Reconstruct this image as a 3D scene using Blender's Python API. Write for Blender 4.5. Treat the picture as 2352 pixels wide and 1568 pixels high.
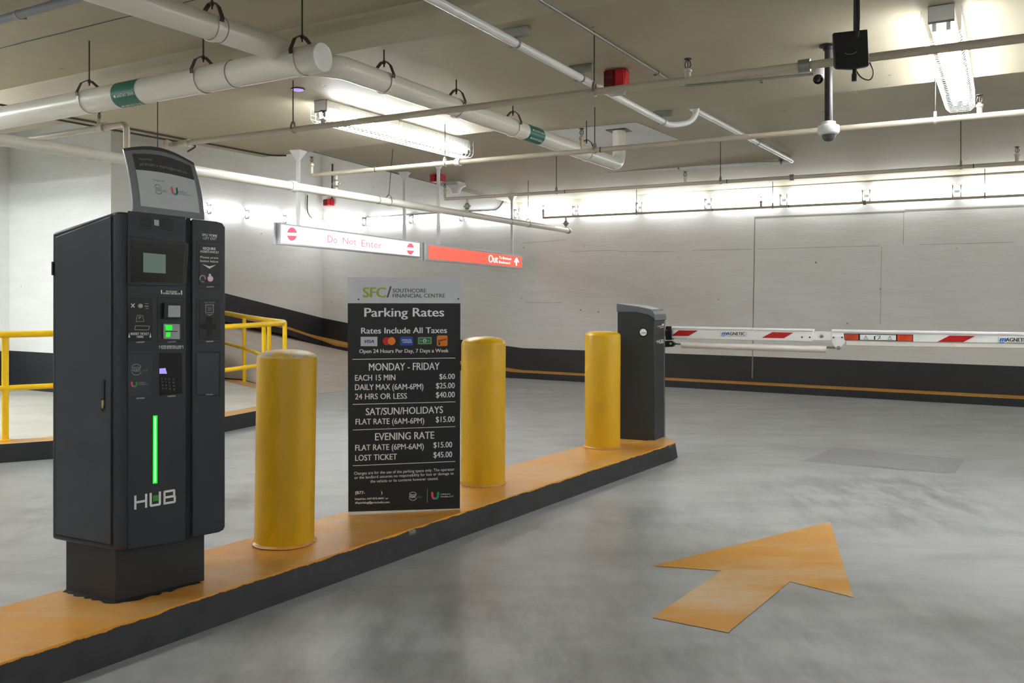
import bpy, bmesh, math, random
from mathutils import Vector, Matrix

random.seed(7)
for o in list(bpy.data.objects):
    bpy.data.objects.remove(o)
SC = bpy.context.scene
COL = SC.collection

# ------------------------------------------------------------------ camera, world, exposure
F = 1960.0            # focal length in pixels of the 2352 px wide frame
CX, HY, CH = 1176.0, 675.0, 1.40   # principal column, horizon row, camera height
cam = bpy.data.cameras.new('camera')
cam_o = bpy.data.objects.new('camera', cam)
COL.objects.link(cam_o)
cam.sensor_width = 36.0
cam.lens = F / 2352.0 * 36.0
cam.shift_y = -(784.0 - HY) / 2352.0
cam.clip_start = 0.05
cam_o.location = (0, 0, CH)
cam_o.rotation_euler = (math.pi / 2, 0, 0)
SC.camera = cam_o
w = bpy.data.worlds.new('world')
SC.world = w
w.use_nodes = True
w.node_tree.nodes['Background'].inputs[0].default_value = (1, 0.98, 0.95, 1)
w.node_tree.nodes['Background'].inputs[1].default_value = 0.05
SC.view_settings.view_transform = 'Standard'
SC.view_settings.look = 'None'
SC.view_settings.gamma = 1.0
SC.view_settings.use_curve_mapping = False
EXPO = 2.78
SC.view_settings.exposure = EXPO
SC.cycles.adaptive_threshold = .04; SC.cycles.max_bounces = 6; SC.cycles.diffuse_bounces = 3; SC.cycles.glossy_bounces = 2; SC.cycles.transmission_bounces = 4
L_WALL, L_TUBE, L_SIGN = 10.0, 84.0, 1.15       # radiance of wall lights, tubes, lit signs

# ------------------------------------------------------------------ geometry of the place
# D1 runs along the long wall (to the right, nearer), D2 along the lanes (away from the camera)
D1 = Vector((0.8648, -0.5021, 0)); D2 = Vector((0.5021, 0.8648, 0))
W0 = Vector((2.386, 13.25, 0))
UP = Vector((0, 0, 1))

def P(px, py, Y):
    return Vector(((px - CX) / F * Y, Y, CH - (py - HY) / F * Y))
def G(px, py, z=0.0):
    return P(px, py, (CH - z) * F / (py - HY))
def ray(px, py):
    return Vector(((px - CX) / F, 1, -(py - HY) / F))
EYE = Vector((0, 0, CH))
def onplane(px, py, p, n):
    r = ray(px, py)
    return EYE + r * ((p - EYE).dot(n) / r.dot(n))
def at(px, Y, z): return Vector(((px - CX) / F * Y, Y, z))
def AD(a, d, z=0.0):
    return W0 + D1 * a - D2 * d + UP * z
def ad(p):
    r = p - W0
    return r.dot(D1), -r.dot(D2)
EDGE = -2.755
def ceilz(p):
    a, d = ad(p)
    if a < EDGE: return 4.6
    if d < 5.67: return 2.957 + 0.233 * max(d, 0) / 5.67
    if d < 8.43: return 2.96
    return 3.19

# ------------------------------------------------------------------ materials
def lin(c):
    c /= 255.0
    return c / 12.92 if c <= 0.04045 else ((c + 0.055) / 1.055) ** 2.4
def S(r, g, b):
    return (lin(r), lin(g), lin(b), 1)
class NT:
    def __init__(s, name):
        s.m = bpy.data.materials.new(name); s.m.use_nodes = True
        s.t = s.m.node_tree; s.n = s.t.nodes
        s.b = s.n['Principled BSDF']
        s.pos = s.n.new('ShaderNodeNewGeometry').outputs['Position']
    def link(s, a, b): s.t.links.new(a, b)
    def noise(s, scale, detail=3, rough=.55, stretch=None):
        n = s.n.new('ShaderNodeTexNoise'); n.inputs['Scale'].default_value = scale
        n.inputs['Detail'].default_value = detail; n.inputs['Roughness'].default_value = rough
        v = s.pos
        if stretch:
            mp = s.n.new('ShaderNodeMapping'); mp.inputs['Scale'].default_value = stretch
            mp.inputs['Rotation'].default_value = (0, 0, math.radians(30.1))
            s.link(v, mp.inputs['Vector']); v = mp.outputs[0]
        s.link(v, n.inputs['Vector'])
        return n.outputs['Fac']
    def ramp(s, f, a, b, v0=0, v1=1):
        r = s.n.new('ShaderNodeMapRange'); r.inputs['From Min'].default_value = a
        r.inputs['From Max'].default_value = b; r.inputs['To Min'].default_value = v0
        r.inputs['To Max'].default_value = v1
        s.link(f, r.inputs['Value']); return r.outputs[0]
    def mix(s, f, a, b):
        m = s.n.new('ShaderNodeMix'); m.data_type = 'RGBA'
        for k, v in ((0, f), (6, a), (7, b)):
            if isinstance(v, (float, int)): m.inputs[k].default_value = v
            elif isinstance(v, tuple): m.inputs[k].default_value = v
            else: s.link(v, m.inputs[k])
        return m.outputs[2]
    def bump(s, f, strength=.2, dist=.01):
        b = s.n.new('ShaderNodeBump'); b.inputs['Strength'].default_value = strength
        b.inputs['Distance'].default_value = dist
        s.link(f, b.inputs['Height']); s.link(b.outputs[0], s.b.inputs['Normal'])
    def color(s, c): s.link(c, s.b.inputs['Base Color'])
    def math(s, op, a, b=0.0):
        m = s.n.new('ShaderNodeMath'); m.operation = op
        for k, v in ((0, a), (1, b)):
            if isinstance(v, (float, int)): m.inputs[k].default_value = v
            else: s.link(v, m.inputs[k])
        return m.outputs[0]

def shade(c, k):
    return (c[0] * k, c[1] * k, c[2] * k, 1)
def mat(name, c, rough=.5, metal=0.0, var=.12, scale=25, bump=0.0, spec=None):
    t = NT(name)
    f = t.noise(scale, 4)
    t.color(t.mix(f, shade(c, 1 - var), shade(c, 1 + var)))
    t.b.inputs['Roughness'].default_value = rough
    t.b.inputs['Metallic'].default_value = metal
    if spec is not None: t.b.inputs['Specular IOR Level'].default_value = spec
    if bump: t.bump(t.noise(scale * 14, 2), bump, .002)
    return t.m
def emit(name, c, e, base=None):
    t = NT(name)
    f = t.noise(3.0, 1)
    t.color(t.mix(f, base or c, base or c))
    t.link(t.mix(f, shade(c, .98), c), t.b.inputs['Emission Color'])
    t.b.inputs['Emission Strength'].default_value = e / 2 ** EXPO   # e is the brightness after exposure
    t.b.inputs['Roughness'].default_value = .4
    return t.m

def concrete_wall(name, c, c2):
    t = NT(name)
    big = t.ramp(t.noise(.7, 4), .3, .7)
    boards = t.ramp(t.noise(1.6, 4, .6, (1.2, 1.2, 9)), .35, .7)
    col = t.mix(big, c, c2)
    col = t.mix(t.math('MULTIPLY', boards, .35), col, shade(c2, .86))
    v = t.n.new('ShaderNodeTexVoronoi'); v.inputs['Scale'].default_value = 3.2
    v.inputs['Randomness'].default_value = 1.0
    t.link(t.pos, v.inputs['Vector'])
    hole = t.ramp(v.outputs['Distance'], .035, .055, 1, 0)
    keep = t.ramp(t.noise(1.3, 2), .42, .56)
    col = t.mix(t.math('MULTIPLY', t.math('MULTIPLY', hole, keep), .75), col, S(90, 84, 74))
    t.color(col)
    t.b.inputs['Roughness'].default_value = .62
    t.bump(t.math('ADD', t.noise(9, 5, .6, (1, 1, 4)), t.math('MULTIPLY', hole, -.6)), .12, .02)
    return t.m

def floor_mat(name, c, c2, dark, r0=.32, r1=.5, stain=None):
    t = NT(name)
    big = t.ramp(t.noise(.35, 5, .6), .32, .68)
    med = t.ramp(t.noise(2.2, 6, .65, (.6, 1.6, 1)), .42, .66)
    fine = t.noise(60, 3)
    col = t.mix(big, c, c2)
    col = t.mix(t.math('MULTIPLY', med, .62), col, dark)
    st = t.ramp(t.noise(1.1, 5, .7, (2.2, .7, 1)), .6, .78)
    col = t.mix(t.math('MULTIPLY', st, .6), col, shade(dark, .68))
    for (sx, sy, sr, k) in (stain or ()):
        d = t.n.new('ShaderNodeVectorMath'); d.operation = 'DISTANCE'; t.link(t.pos, d.inputs[0]); d.inputs[1].default_value = (sx, sy, 0)
        fall = t.ramp(d.outputs['Value'], sr * .35, sr, 1, 0)
        blot = t.ramp(t.noise(2.6, 5, .65, (2.4, .8, 1)), .44, .62)
        col = t.mix(t.math('MULTIPLY', t.math('MULTIPLY', fall, blot), k), col, shade(dark, .55))
    col = t.mix(t.math('MULTIPLY', fine, .25), col, shade(c, .8))
    v = t.n.new('ShaderNodeTexVoronoi'); v.inputs['Scale'].default_value = 1.9
    t.link(t.pos, v.inputs['Vector'])
    fleck = t.ramp(v.outputs['Distance'], .012, .02, .8, 0)
    col = t.mix(t.math('MULTIPLY', fleck, t.ramp(t.noise(.8, 1), .5, .56)), col, S(225, 225, 222))
    t.color(col)
    t.link(t.ramp(t.noise(1.5, 5, .6), .3, .7, r0, r1), t.b.inputs['Roughness'])
    t.b.inputs['Specular IOR Level'].default_value = .62
    t.bump(t.noise(35, 4), .06, .01)
    return t.m

def paint_worn(name, c, under, amount=.5, rough=.42, scale=5.0, lo=.5, hi=.72, stretch=(.6, 1.8, 1)):
    t = NT(name)
    f = t.ramp(t.noise(scale, 6, .65, stretch), lo, hi)
    col = t.mix(t.ramp(t.noise(1.4, 4), .3, .7), shade(c, .86), shade(c, 1.08))
    col = t.mix(t.math('MULTIPLY', f, amount), col, under)
    t.color(col)
    t.b.inputs['Roughness'].default_value = rough
    t.bump(t.noise(45, 4), .15, .006)
    return t.m

def kerb_black(name, ztop):
    # black kerb paint whose upper rim carries a ragged edge of the orange top paint
    t = NT(name)
    sep = t.n.new('ShaderNodeSeparateXYZ'); t.link(t.pos, sep.inputs[0])
    z = t.math('ADD', sep.outputs[2], t.math('MULTIPLY', t.math('SUBTRACT', t.noise(7, 6, .7), .5), .032))
    edge = t.ramp(z, ztop - .010, ztop - .007)
    chip = t.ramp(t.noise(4, 6, .7), .64, .68)
    col = t.mix(t.ramp(t.noise(8, 4), .3, .7), S(30, 31, 33), S(48, 49, 50))
    col = t.mix(t.math('MULTIPLY', chip, t.ramp(z, ztop - .04, ztop - .015)), col, S(150, 145, 130))
    col = t.mix(edge, col, S(222, 150, 34))
    t.color(col)
    t.b.inputs['Roughness'].default_value = .5
    t.bump(t.noise(40, 4), .2, .006)
    return t.m

M = {}
M['wall'] = concrete_wall('painted_concrete_wall', S(236, 236, 233), S(226, 225, 220))
M['wall_cool'] = concrete_wall('white_painted_wall', S(228, 229, 226), S(220, 221, 216))
M['ceil'] = concrete_wall('painted_ceiling', S(192, 182, 157), S(180, 170, 144))
M['band'] = mat('black_wall_band', S(42, 45, 49), .5, var=.25, scale=4)
M['groove'] = mat('wall_joint', S(158, 154, 145), .8)
M['floor'] = floor_mat('sealed_concrete_floor', S(174, 175, 174), S(157, 159, 160), S(124, 125, 123), .3, .42, ((2.45, 5.75, 1.1, .7), (2.9, 6.2, .7, .5), (.9, 5.0, .9, .35), (-.2, 3.2, 1.6, .45), (-2.6, 5.6, 1.3, .4), (1.6, 3.4, 1.2, .35)))
M['walk'] = floor_mat('walkway_concrete', S(205, 203, 194), S(192, 190, 180), S(175, 172, 160), .45, .6)
M['ramp'] = floor_mat('ramp_concrete', S(186, 170, 156), S(176, 160, 146), S(160, 144, 130), .5, .65)
M['patch'] = mat('floor_repair', S(140, 140, 140), .42, var=.2, scale=14)
M['orange'] = paint_worn('orange_kerb_paint', S(203, 140, 46), S(198, 160, 108), .75, .36, 4.0, .44, .64)
M['kerbface'] = kerb_black('black_kerb_paint', .137)
M['kerbblack'] = mat('black_kerb', S(40, 41, 43), .5, var=.25, scale=8)
M['arrow'] = paint_worn('worn_arrow_paint', S(202, 142, 40), S(204, 178, 140), .9, .45, 1.3, .42, .62)
M['yellow'] = mat('yellow_gloss_paint', S(210, 163, 0), .38, var=.04, scale=4, bump=.05)
M['ryellow'] = mat('yellow_rail_paint', S(250, 202, 8), .38, var=.05, scale=8)
M['worn'] = paint_worn('worn_cap_paint', S(205, 165, 50), S(205, 200, 190), .8, .5, 14, .4, .6, (1, 1, 1))
M['char'] = mat('charcoal_powder_coat', S(40, 43, 49), .42, var=.1, scale=120, bump=.08)
M['char2'] = mat('charcoal_side_panel', S(48, 52, 59), .4, var=.08, scale=120, bump=.08)
M['chardk'] = mat('charcoal_plinth', S(39, 40, 43), .5, var=.12, scale=90, bump=.08)
M['gate'] = mat('gate_cabinet_grey', S(40, 44, 43), .42, var=.08, scale=60, bump=.05)
M['gatel'] = mat('gate_hood_grey', S(92, 97, 100), .35, var=.06, scale=60)
M['black'] = mat('black_plastic', S(18, 18, 19), .35, var=.2)
M['gloss'] = mat('black_glass', S(10, 11, 11), .12, var=.1)
M['seam'] = mat('dark_seam', S(20, 21, 23), .7)
M['grime'] = mat('black_mastic', S(22, 21, 20), .75, var=.3)
M['grey'] = mat('grey_plastic', S(128, 129, 133), .42, var=.05)
M['greydk'] = mat('grey_header', S(66, 66, 68), .5, var=.05)
M['paper'] = mat('printed_paper', S(196, 199, 202), .5, var=.02)
M['white'] = mat('white_enamel', S(232, 232, 230), .35, var=.03)
M['wtext'] = mat('white_print', S(236, 236, 234), .5, var=.02)
M['lgtext'] = mat('grey_print', S(150, 150, 152), .5, var=.02)
M['dgtext'] = mat('dark_grey_print', S(86, 88, 94), .5, var=.02)
M['boardgrey'] = mat('silver_board', S(208, 210, 215), .4, var=.02)
M['boardblk'] = mat('black_board', S(18, 19, 20), .38, var=.15, scale=40)
M['foam'] = mat('white_board_core', S(225, 225, 222), .6, var=.03)
M['green'] = mat('lime_print', S(150, 184, 30), .5, var=.03)
M['dgreen'] = mat('green_print', S(30, 110, 50), .5, var=.05)
M['mgreen'] = mat('mid_green_print', S(60, 150, 50), .5, var=.05)
M['red'] = mat('red_print', S(196, 24, 30), .4, var=.04)
M['dred'] = mat('dark_red_print', S(176, 14, 20), .35, var=.04)
M['amber'] = mat('amber_print', S(240, 130, 30), .45, var=.03)
M['blue'] = mat('blue_print', S(28, 80, 176), .45, var=.03)
M['lblue'] = mat('bright_blue_print', S(20, 110, 190), .45, var=.03)
M['navy'] = mat('navy_print', S(44, 40, 120), .45, var=.03)
M['teal'] = mat('teal_print', S(20, 150, 150), .45, var=.03)
M['pink'] = mat('coral_print', S(226, 84, 96), .45, var=.03)
M['orl'] = mat('orange_label', S(214, 70, 24), .45, var=.05)
M['pipe'] = mat('painted_pipe', S(226, 222, 208), .3, var=.04, scale=6)
M['pipew'] = mat('white_pipe', S(236, 236, 232), .22, var=.03, scale=6)
M['pipet'] = mat('beige_sprinkler_pipe', S(196, 186, 166), .42, var=.08, scale=8)
M['steel'] = mat('dark_steel', S(70, 62, 54), .5, .4, var=.2)
M['iron'] = mat('bare_iron_pipe', S(62, 58, 58), .38, .6, var=.2)
M['galv'] = mat('galvanised_metal', S(150, 148, 140), .42, .5, var=.1)
M['tagg'] = mat('green_pipe_label', S(0, 106, 84), .4, var=.05)
M['fire'] = mat('red_alarm_plastic', S(196, 22, 28), .35, var=.06)
M['fired'] = mat('dark_red_grille', S(100, 12, 16), .5, var=.1)
M['alu'] = mat('silver_frame', S(205, 207, 210), .35, .3, var=.04)
M['armw'] = mat('white_barrier_arm', S(226, 226, 222), .3, var=.03)
M['armr'] = mat('cream_tube', S(218, 212, 200), .35, var=.04)
M['card'] = mat('brushed_metal', S(165, 166, 168), .35, .3, var=.1, scale=90)
M['brass'] = mat('brass_lock', S(170, 160, 110), .35, .5, var=.08)
g = NT('clear_dome'); g.color(g.mix(g.noise(3), S(235, 238, 240), S(240, 242, 244)))
g.b.inputs['Transmission Weight'].default_value = .9; g.b.inputs['Roughness'].default_value = .08
M['dome'] = g.m
M['lamp'] = emit('lit_wall_diffuser', (.95, .98, 1, 1), L_WALL)
M['tube'] = emit('lit_fluorescent_tube', (.93, .97, 1, 1), L_TUBE)
M['signw'] = emit('lit_white_sign', (1, 1, 1, 1), L_SIGN)
M['signr'] = emit('lit_red_sign', (1, .10, .06, 1), L_SIGN * .9)
M['signp'] = emit('lit_pink_print', (1, .10, .16, 1), .95)
M['signt'] = emit('lit_thin_print', (1, .22, .32, 1), .9)
M['signy'] = emit('lit_white_print', (1, 1, 1, 1), 1.2)
M['led'] = emit('green_led', (.02, 1, .04, 1), .85, S(5, 40, 8))
M['ledw'] = emit('green_led_core', (.32, 1, .38, 1), 1.15, S(20, 60, 20))
M['lcd'] = emit('pale_lcd', (.28, .42, .34, 1), .3, S(20, 26, 22))
M['pinlcd'] = emit('violet_lcd', (.42, .36, 1, 1), .95, S(10, 10, 30))
M['violet'] = emit('violet_glow', (.55, .38, 1, 1), .7)

for k_ in ('led', 'ledw', 'lcd', 'pinlcd', 'violet', 'signp', 'signt', 'signy'): M[k_].cycles.emission_sampling = 'NONE'

# ------------------------------------------------------------------ object helpers
ORG = {}          # world origin of every object's local space
def empty(name, loc):
    o = bpy.data.objects.new(name, None); COL.objects.link(o)
    o.location = loc; o.empty_display_size = .1
    ORG[o] = Vector(loc); return o
def tag(o, label, cat, group=None):
    o['label'] = label; o['category'] = cat
    if group: o['group'] = group
    return o
def thing(name, loc, label, cat, group=None):
    return tag(empty(name, loc), label, cat, group)

class MB:
    def __init__(s): s.v = []; s.f = []; s.m = []
    def add(s, vs, fs, mi=0):
        k = len(s.v); s.v += [Vector(v) for v in vs]
        s.f += [tuple(i + k for i in f) for f in fs]; s.m += [mi] * len(fs); return s
    def poly(s, pts, mi=0):
        return s.add(pts, [tuple(range(len(pts)))], mi)
    def prism(s, base, top, mi=0):
        n = len(base)
        fs = [tuple(reversed(range(n))), tuple(range(n, 2 * n))]
        fs += [(i, (i + 1) % n, n + (i + 1) % n, n + i) for i in range(n)]
        return s.add(list(base) + list(top), fs, mi)
    def ext(s, pts, vec, mi=0):
        return s.prism(pts, [Vector(p) + Vector(vec) for p in pts], mi)
    def box(s, c, ax, ay, az, mi=0):
        c, ax, ay, az = Vector(c), Vector(ax) / 2, Vector(ay) / 2, Vector(az) / 2
        b = [c - ax - ay - az, c + ax - ay - az, c + ax + ay - az, c - ax + ay - az]
        return s.prism(b, [p + az * 2 for p in b], mi)
    def tube(s, path, r, seg=12, mi=0, caps=True):
        path = [Vector(p) for p in path]
        n = len(path)
        rs = r if isinstance(r, (list, tuple)) else [r] * n
        t0 = (path[1] - path[0]).normalized()
        ref = UP if abs(t0.z) < .9 else Vector((1, 0, 0))
        x = t0.cross(ref).normalized()
        vs = []
        for i, p in enumerate(path):
            if i == 0: t = t0
            elif i == n - 1: t = (path[-1] - path[-2]).normalized()
            else: t = ((path[i + 1] - p).normalized() + (p - path[i - 1]).normalized()).normalized()
            x = (x - t * x.dot(t)).normalized(); y = t.cross(x)
            for k in range(seg):
                a = 2 * math.pi * k / seg
                vs.append(p + (x * math.cos(a) + y * math.sin(a)) * rs[i])
        fs = [(i * seg + k, i * seg + (k + 1) % seg, (i + 1) * seg + (k + 1) % seg, (i + 1) * seg + k)
              for i in range(n - 1) for k in range(seg)]
        if caps:
            fs += [tuple(reversed(range(seg))), tuple(range((n - 1) * seg, n * seg))]
        return s.add(vs, fs, mi)
    def cyl(s, a, b, r, seg=16, mi=0): return s.tube([a, b], r, seg, mi)
    def lathe(s, c, prof, seg=24, axis=UP, mi=0):
        c = Vector(c); axis = Vector(axis).normalized()
        return s.tube([c + axis * (h + i * 1e-6) for i, (r, h) in enumerate(prof)], [max(r, 1e-4) for r, h in prof], seg, mi)
    def build(s, name, mats, parent=None, bevel=0, smooth=35, seg=2, kind=None, merge=False):
        if not isinstance(mats, (list, tuple)): mats = [mats]
        if parent: org = ORG[parent]
        else:
            lo = Vector([min(v[i] for v in s.v) for i in range(3)]); hi = Vector([max(v[i] for v in s.v) for i in range(3)])
            org = Vector(((lo.x + hi.x) / 2, (lo.y + hi.y) / 2, lo.z))
        me = bpy.data.meshes.new(name)
        me.from_pydata([v - org for v in s.v], [], s.f)
        for m_ in mats: me.materials.append(m_)
        for p, k in zip(me.polygons, s.m): p.material_index = k
        bm = bmesh.new(); bm.from_mesh(me)
        if merge: bmesh.ops.remove_doubles(bm, verts=bm.verts, dist=.0005)
        bmesh.ops.recalc_face_normals(bm, faces=bm.faces)
        for f in bm.faces: f.smooth = True
        lim = math.radians(smooth)
        for e in bm.edges:
            if len(e.link_faces) != 2 or e.calc_face_angle(0) > lim: e.smooth = False
        bm.to_mesh(me); bm.free()
        o = bpy.data.objects.new(name, me); COL.objects.link(o)
        if parent: o.parent = parent
        else: o.location = org
        ORG[o] = org
        if bevel:
            b = o.modifiers.new('bevel', 'BEVEL'); b.width = bevel; b.segments = seg
            b.limit_method = 'ANGLE'; b.angle_limit = math.radians(40)
        if kind: o['kind'] = kind
        return o

def arc(points, rad=.08, n=6):
    pts = [Vector(p) for p in points]; out = [pts[0]]
    for i in range(1, len(pts) - 1):
        a, b, c = pts[i - 1], pts[i], pts[i + 1]
        r = min(rad, (a - b).length * .49, (c - b).length * .49)
        p, q = b + (a - b).normalized() * r, b + (c - b).normalized() * r
        for k in range(n + 1):
            t = k / n; out.append(p * (1 - t) ** 2 + b * 2 * t * (1 - t) + q * t * t)
    return out + [pts[-1]]

# text as flat mesh outlines: returns triangles in (0..1 across, 0..1 from baseline to cap height)
_txt = {}
def glyphs(s, bold=0.0, shear=0.0):
    key = (s, bold, shear)
    if key in _txt: return _txt[key]
    def raw(q):
        cu = bpy.data.curves.new('lettering', 'FONT'); cu.body = q; cu.size = 1
        cu.shear = shear; cu.resolution_u = 3
        o = bpy.data.objects.new('lettering', cu); COL.objects.link(o)
        dg = bpy.context.evaluated_depsgraph_get()
        me = o.evaluated_get(dg).to_mesh()
        v = [x.co.copy() for x in me.vertices]; f = [tuple(p.vertices) for p in me.polygons]
        o.evaluated_get(dg).to_mesh_clear()
        bpy.data.objects.remove(o); bpy.data.curves.remove(cu)
        return v, f
    if 'cap' not in _txt: _txt['cap'] = max(v.y for v in raw('H')[0])
    v, f = raw(s)
    x0, x1 = min(p.x for p in v), max(p.x for p in v)
    r = ([((p.x - x0) / (x1 - x0), p.y / _txt['cap']) for p in v], f)
    _txt[key] = r
    return r

class Decal:
    """flat print on a plane; pixel outlines are intersected with the plane"""
    def __init__(s, p, n, conv=None):
        s.n = Vector(n).normalized()
        if s.n.dot(EYE - p) < 0: s.n = -s.n
        s.p = Vector(p); s.conv = conv or (lambda x, y: (x, y)); s.b = {}
    def pt(s, x, y, lay=1):
        x, y = s.conv(x, y)
        return onplane(x, y, s.p, s.n) + s.n * (.0007 * lay)
    def mb(s, key): return s.b.setdefault(key, MB())
    def poly(s, key, pts, lay=1, mi=0): s.mb(key).poly([s.pt(x, y, lay) for x, y in pts], mi)
    def rect(s, key, x0, y0, x1, y1, lay=1, mi=0): s.poly(key, [(x0, y0), (x1, y0), (x1, y1), (x0, y1)], lay, mi)
    def disc(s, key, x, y, r, lay=1, ry=None, mi=0, n=24):
        s.poly(key, [(x + r * math.cos(2 * math.pi * k / n), y + (ry or r) * math.sin(2 * math.pi * k / n)) for k in range(n)], lay, mi)
    def stroke(s, key, pts, wd, lay=1, mi=0):
        for (x0, y0), (x1, y1) in zip(pts, pts[1:]):
            dx, dy = x1 - x0, y1 - y0; l = math.hypot(dx, dy) or 1
            ox, oy = -dy / l * wd / 2, dx / l * wd / 2
            s.poly(key, [(x0 + ox, y0 + oy), (x1 + ox, y1 + oy), (x1 - ox, y1 - oy), (x0 - ox, y0 - oy)], lay, mi)
    def text(s, key, q, x0, x1, yb0, yb1, yt0, bold=.0, lay=2, shear=0, mi=0):
        a, b, c = s.pt(x0, yb0, lay), s.pt(x1, yb1, lay), s.pt(x0, yt0, lay)
        v, f = glyphs(q, 0, shear)
        dx = (b - a).normalized() * ((c - a).length * abs(bold) * 1.6)
        for k in ((-1, 0, 1) if bold > 0 else (0,)):
            s.mb(key).add([a + dx * k + s.n * (.00006 * k) + (b - a) * u + (c - a) * t for u, t in v], f, mi)
    def build(s, key, mats, parent, name=None):
        return s.b[key].build(name or key, mats, parent)

# ================================================================== THE ROOM
def fh(t):      # floor level along the long wall (the ramp starts left of t = -2.5)
    for (t0, z0), (t1, z1) in zip(FH, FH[1:]):
        if t0 <= t <= t1: return z0 + (z1 - z0) * (t - t0) / (t1 - t0)
    return 0.0
FH = [(-7.08, .45), (-6.43, .36), (-4.0, .125), (-2.55, .0), (12, 0)]
FL = [(0, .45), (2.42, .935), (4, 1.25), (7, 1.8)]
def fl(s_):
    for (t0, z0), (t1, z1) in zip(FL, FL[1:]):
        if t0 <= s_ <= t1: return z0 + (z1 - z0) * (s_ - t0) / (t1 - t0)
    return 1.8
K = AD(-7.08, 0)
def LW(s_, z): return K - D2 * s_ + UP * z
BAND = .48
TOPZ = 4.6
# floor and ramp
mb = MB()
mb.poly([AD(-9, 19), AD(11, 19), AD(11, -.3), AD(-9, -.3)])
mb.build('floor', M['floor'], kind='structure')
ts = [-2.3, -2.55, -3.2, -4.0, -5.0, -6.43, -7.08]
inner = [G(1075, 868), G(1010, 873), G(950, 880), G(880, 888), G(800, 897), G(728, 905), P(700, 900, 11.95)]
mb = MB()
up = [AD(t, 0, fh(t) + .004) for t in ts] + [LW(s_, fl(s_)) for s_ in (1.2, 2.42, 4, 6)]
lo = [p + UP * .0015 for p in inner] + [at(650, 11.0, .06), at(590, 11.88, .158), at(555, 12.38, .165), at(436, 12.74, .19)]
n = len(up)
rows = [[a * (1 - k / 5) + b * (k / 5) for a, b in zip(up, lo)] for k in range(6)]
for r0, r1 in zip(rows, rows[1:]):
    for i in range(n - 1):
        mb.poly([r0[i], r0[i + 1], r1[i + 1], r1[i]])
mb.build('floor_ramp', M['ramp'], kind='structure', merge=True, smooth=80)

# long wall with its black band, joints and ledge
mb = MB()
T = [-7.08, -6.43, -4.0, -2.55, -1, 2, 5, 8, 11]
for t0, t1 in zip(T, T[1:]):
    b0, b1 = fh(t0) + BAND, fh(t1) + BAND
    mb.poly([AD(t0, 0, -.1), AD(t1, 0, -.1), AD(t1, 0, b1), AD(t0, 0, b0)], 1)
    mb.poly([AD(t0, 0, b0), AD(t1, 0, b1), AD(t1, 0, TOPZ), AD(t0, 0, TOPZ)], 0)
def tpx(px):
    r = (px - CX) / F
    return (r * W0.y - W0.x) / (.8648 + .5021 * r)
def wstrip(p0, p1, wd, off=.004):   # thin joint line on the long wall between two pixels
    a = onplane(p0[0], p0[1], W0, D2) - D2 * off; b = onplane(p1[0], p1[1], W0, D2) - D2 * off
    d = (b - a).normalized(); s_ = d.cross(D2).normalized() * wd / 2
    mb.poly([a - s_, b - s_, b + s_, a + s_], 2)
wstrip((1734, 498), (1728, 868), .014)
for q in (((1734, 499), (2078, 485)), ((2078, 483), (2352, 472))): wstrip(q[0], q[1], .02)  # ledge drawn flat, its shadow line put into the strip colour
for q in (((1200, 558), (1300, 551)), ((1310, 577), (1420, 575)), ((1420, 577), (1545, 577)), ((1590, 575), (1730, 572)), ((1740, 572), (2020, 564)), ((2110, 562), (2330, 556)), ((1205, 695), (1292, 695)), ((2025, 566), (2022, 745)), ((2076, 484), (2075, 562))):
    wstrip(q[0], q[1], .005)
wb = mb.build('wall_back', [M['wall'], M['band'], M['groove']], kind='structure')

mb = MB()
SS = [0, 1.2, 2.42, 4, 7]
for s0, s1 in zip(SS, SS[1:]):
    mb.poly([LW(s0, 0), LW(s1, 0), LW(s1, fl(s1) + BAND), LW(s0, fl(s0) + BAND)], 1)
    mb.poly([LW(s0, fl(s0) + BAND), LW(s1, fl(s1) + BAND), LW(s1, TOPZ), LW(s0, TOPZ)], 0)
mb.build('wall_ramp', [M['wall'], M['band']], kind='structure')

# kerb at the foot of both ramp walls
def kerb_run(pts, inn, h):
    mbk = MB()
    for (a, za), (b, zb), va, vb in zip(pts, pts[1:], inn, inn[1:]):
        a0, b0 = a + va, b + vb
        rim = .045 if za > .05 else .006
        mbk.poly([a0 + UP * (za - .05), b0 + UP * (zb - .05), b0 + UP * (zb + h - rim), a0 + UP * (za + h - rim)], 0)
        mbk.poly([a0 + UP * (za + h - rim), b0 + UP * (zb + h - rim), b0 + UP * (zb + h), a0 + UP * (za + h)], 1)
        mbk.poly([a0 + UP * (za + h), b0 + UP * (zb + h), b + UP * (zb + h), a + UP * (za + h)], 1)
    return mbk
tt = [11, 8, 5, 2, 0, -1.5, -2.55, -4, -5.2, -6.43, -7.08]
pts = [(AD(t, 0), fh(t)) for t in tt]
inn = [-D2 * .35] * (len(tt) - 1) + [-D2 * .35 + D1 * .3]
pts += [(LW(s_, 0), fl(s_)) for s_ in (1.2, 2.42, 4, 6)]
inn += [D1 * .3] * 4
kerb_run(pts, inn, .105).build('trim_1', [M['kerbblack'], M['orange']], kind='structure')

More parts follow.
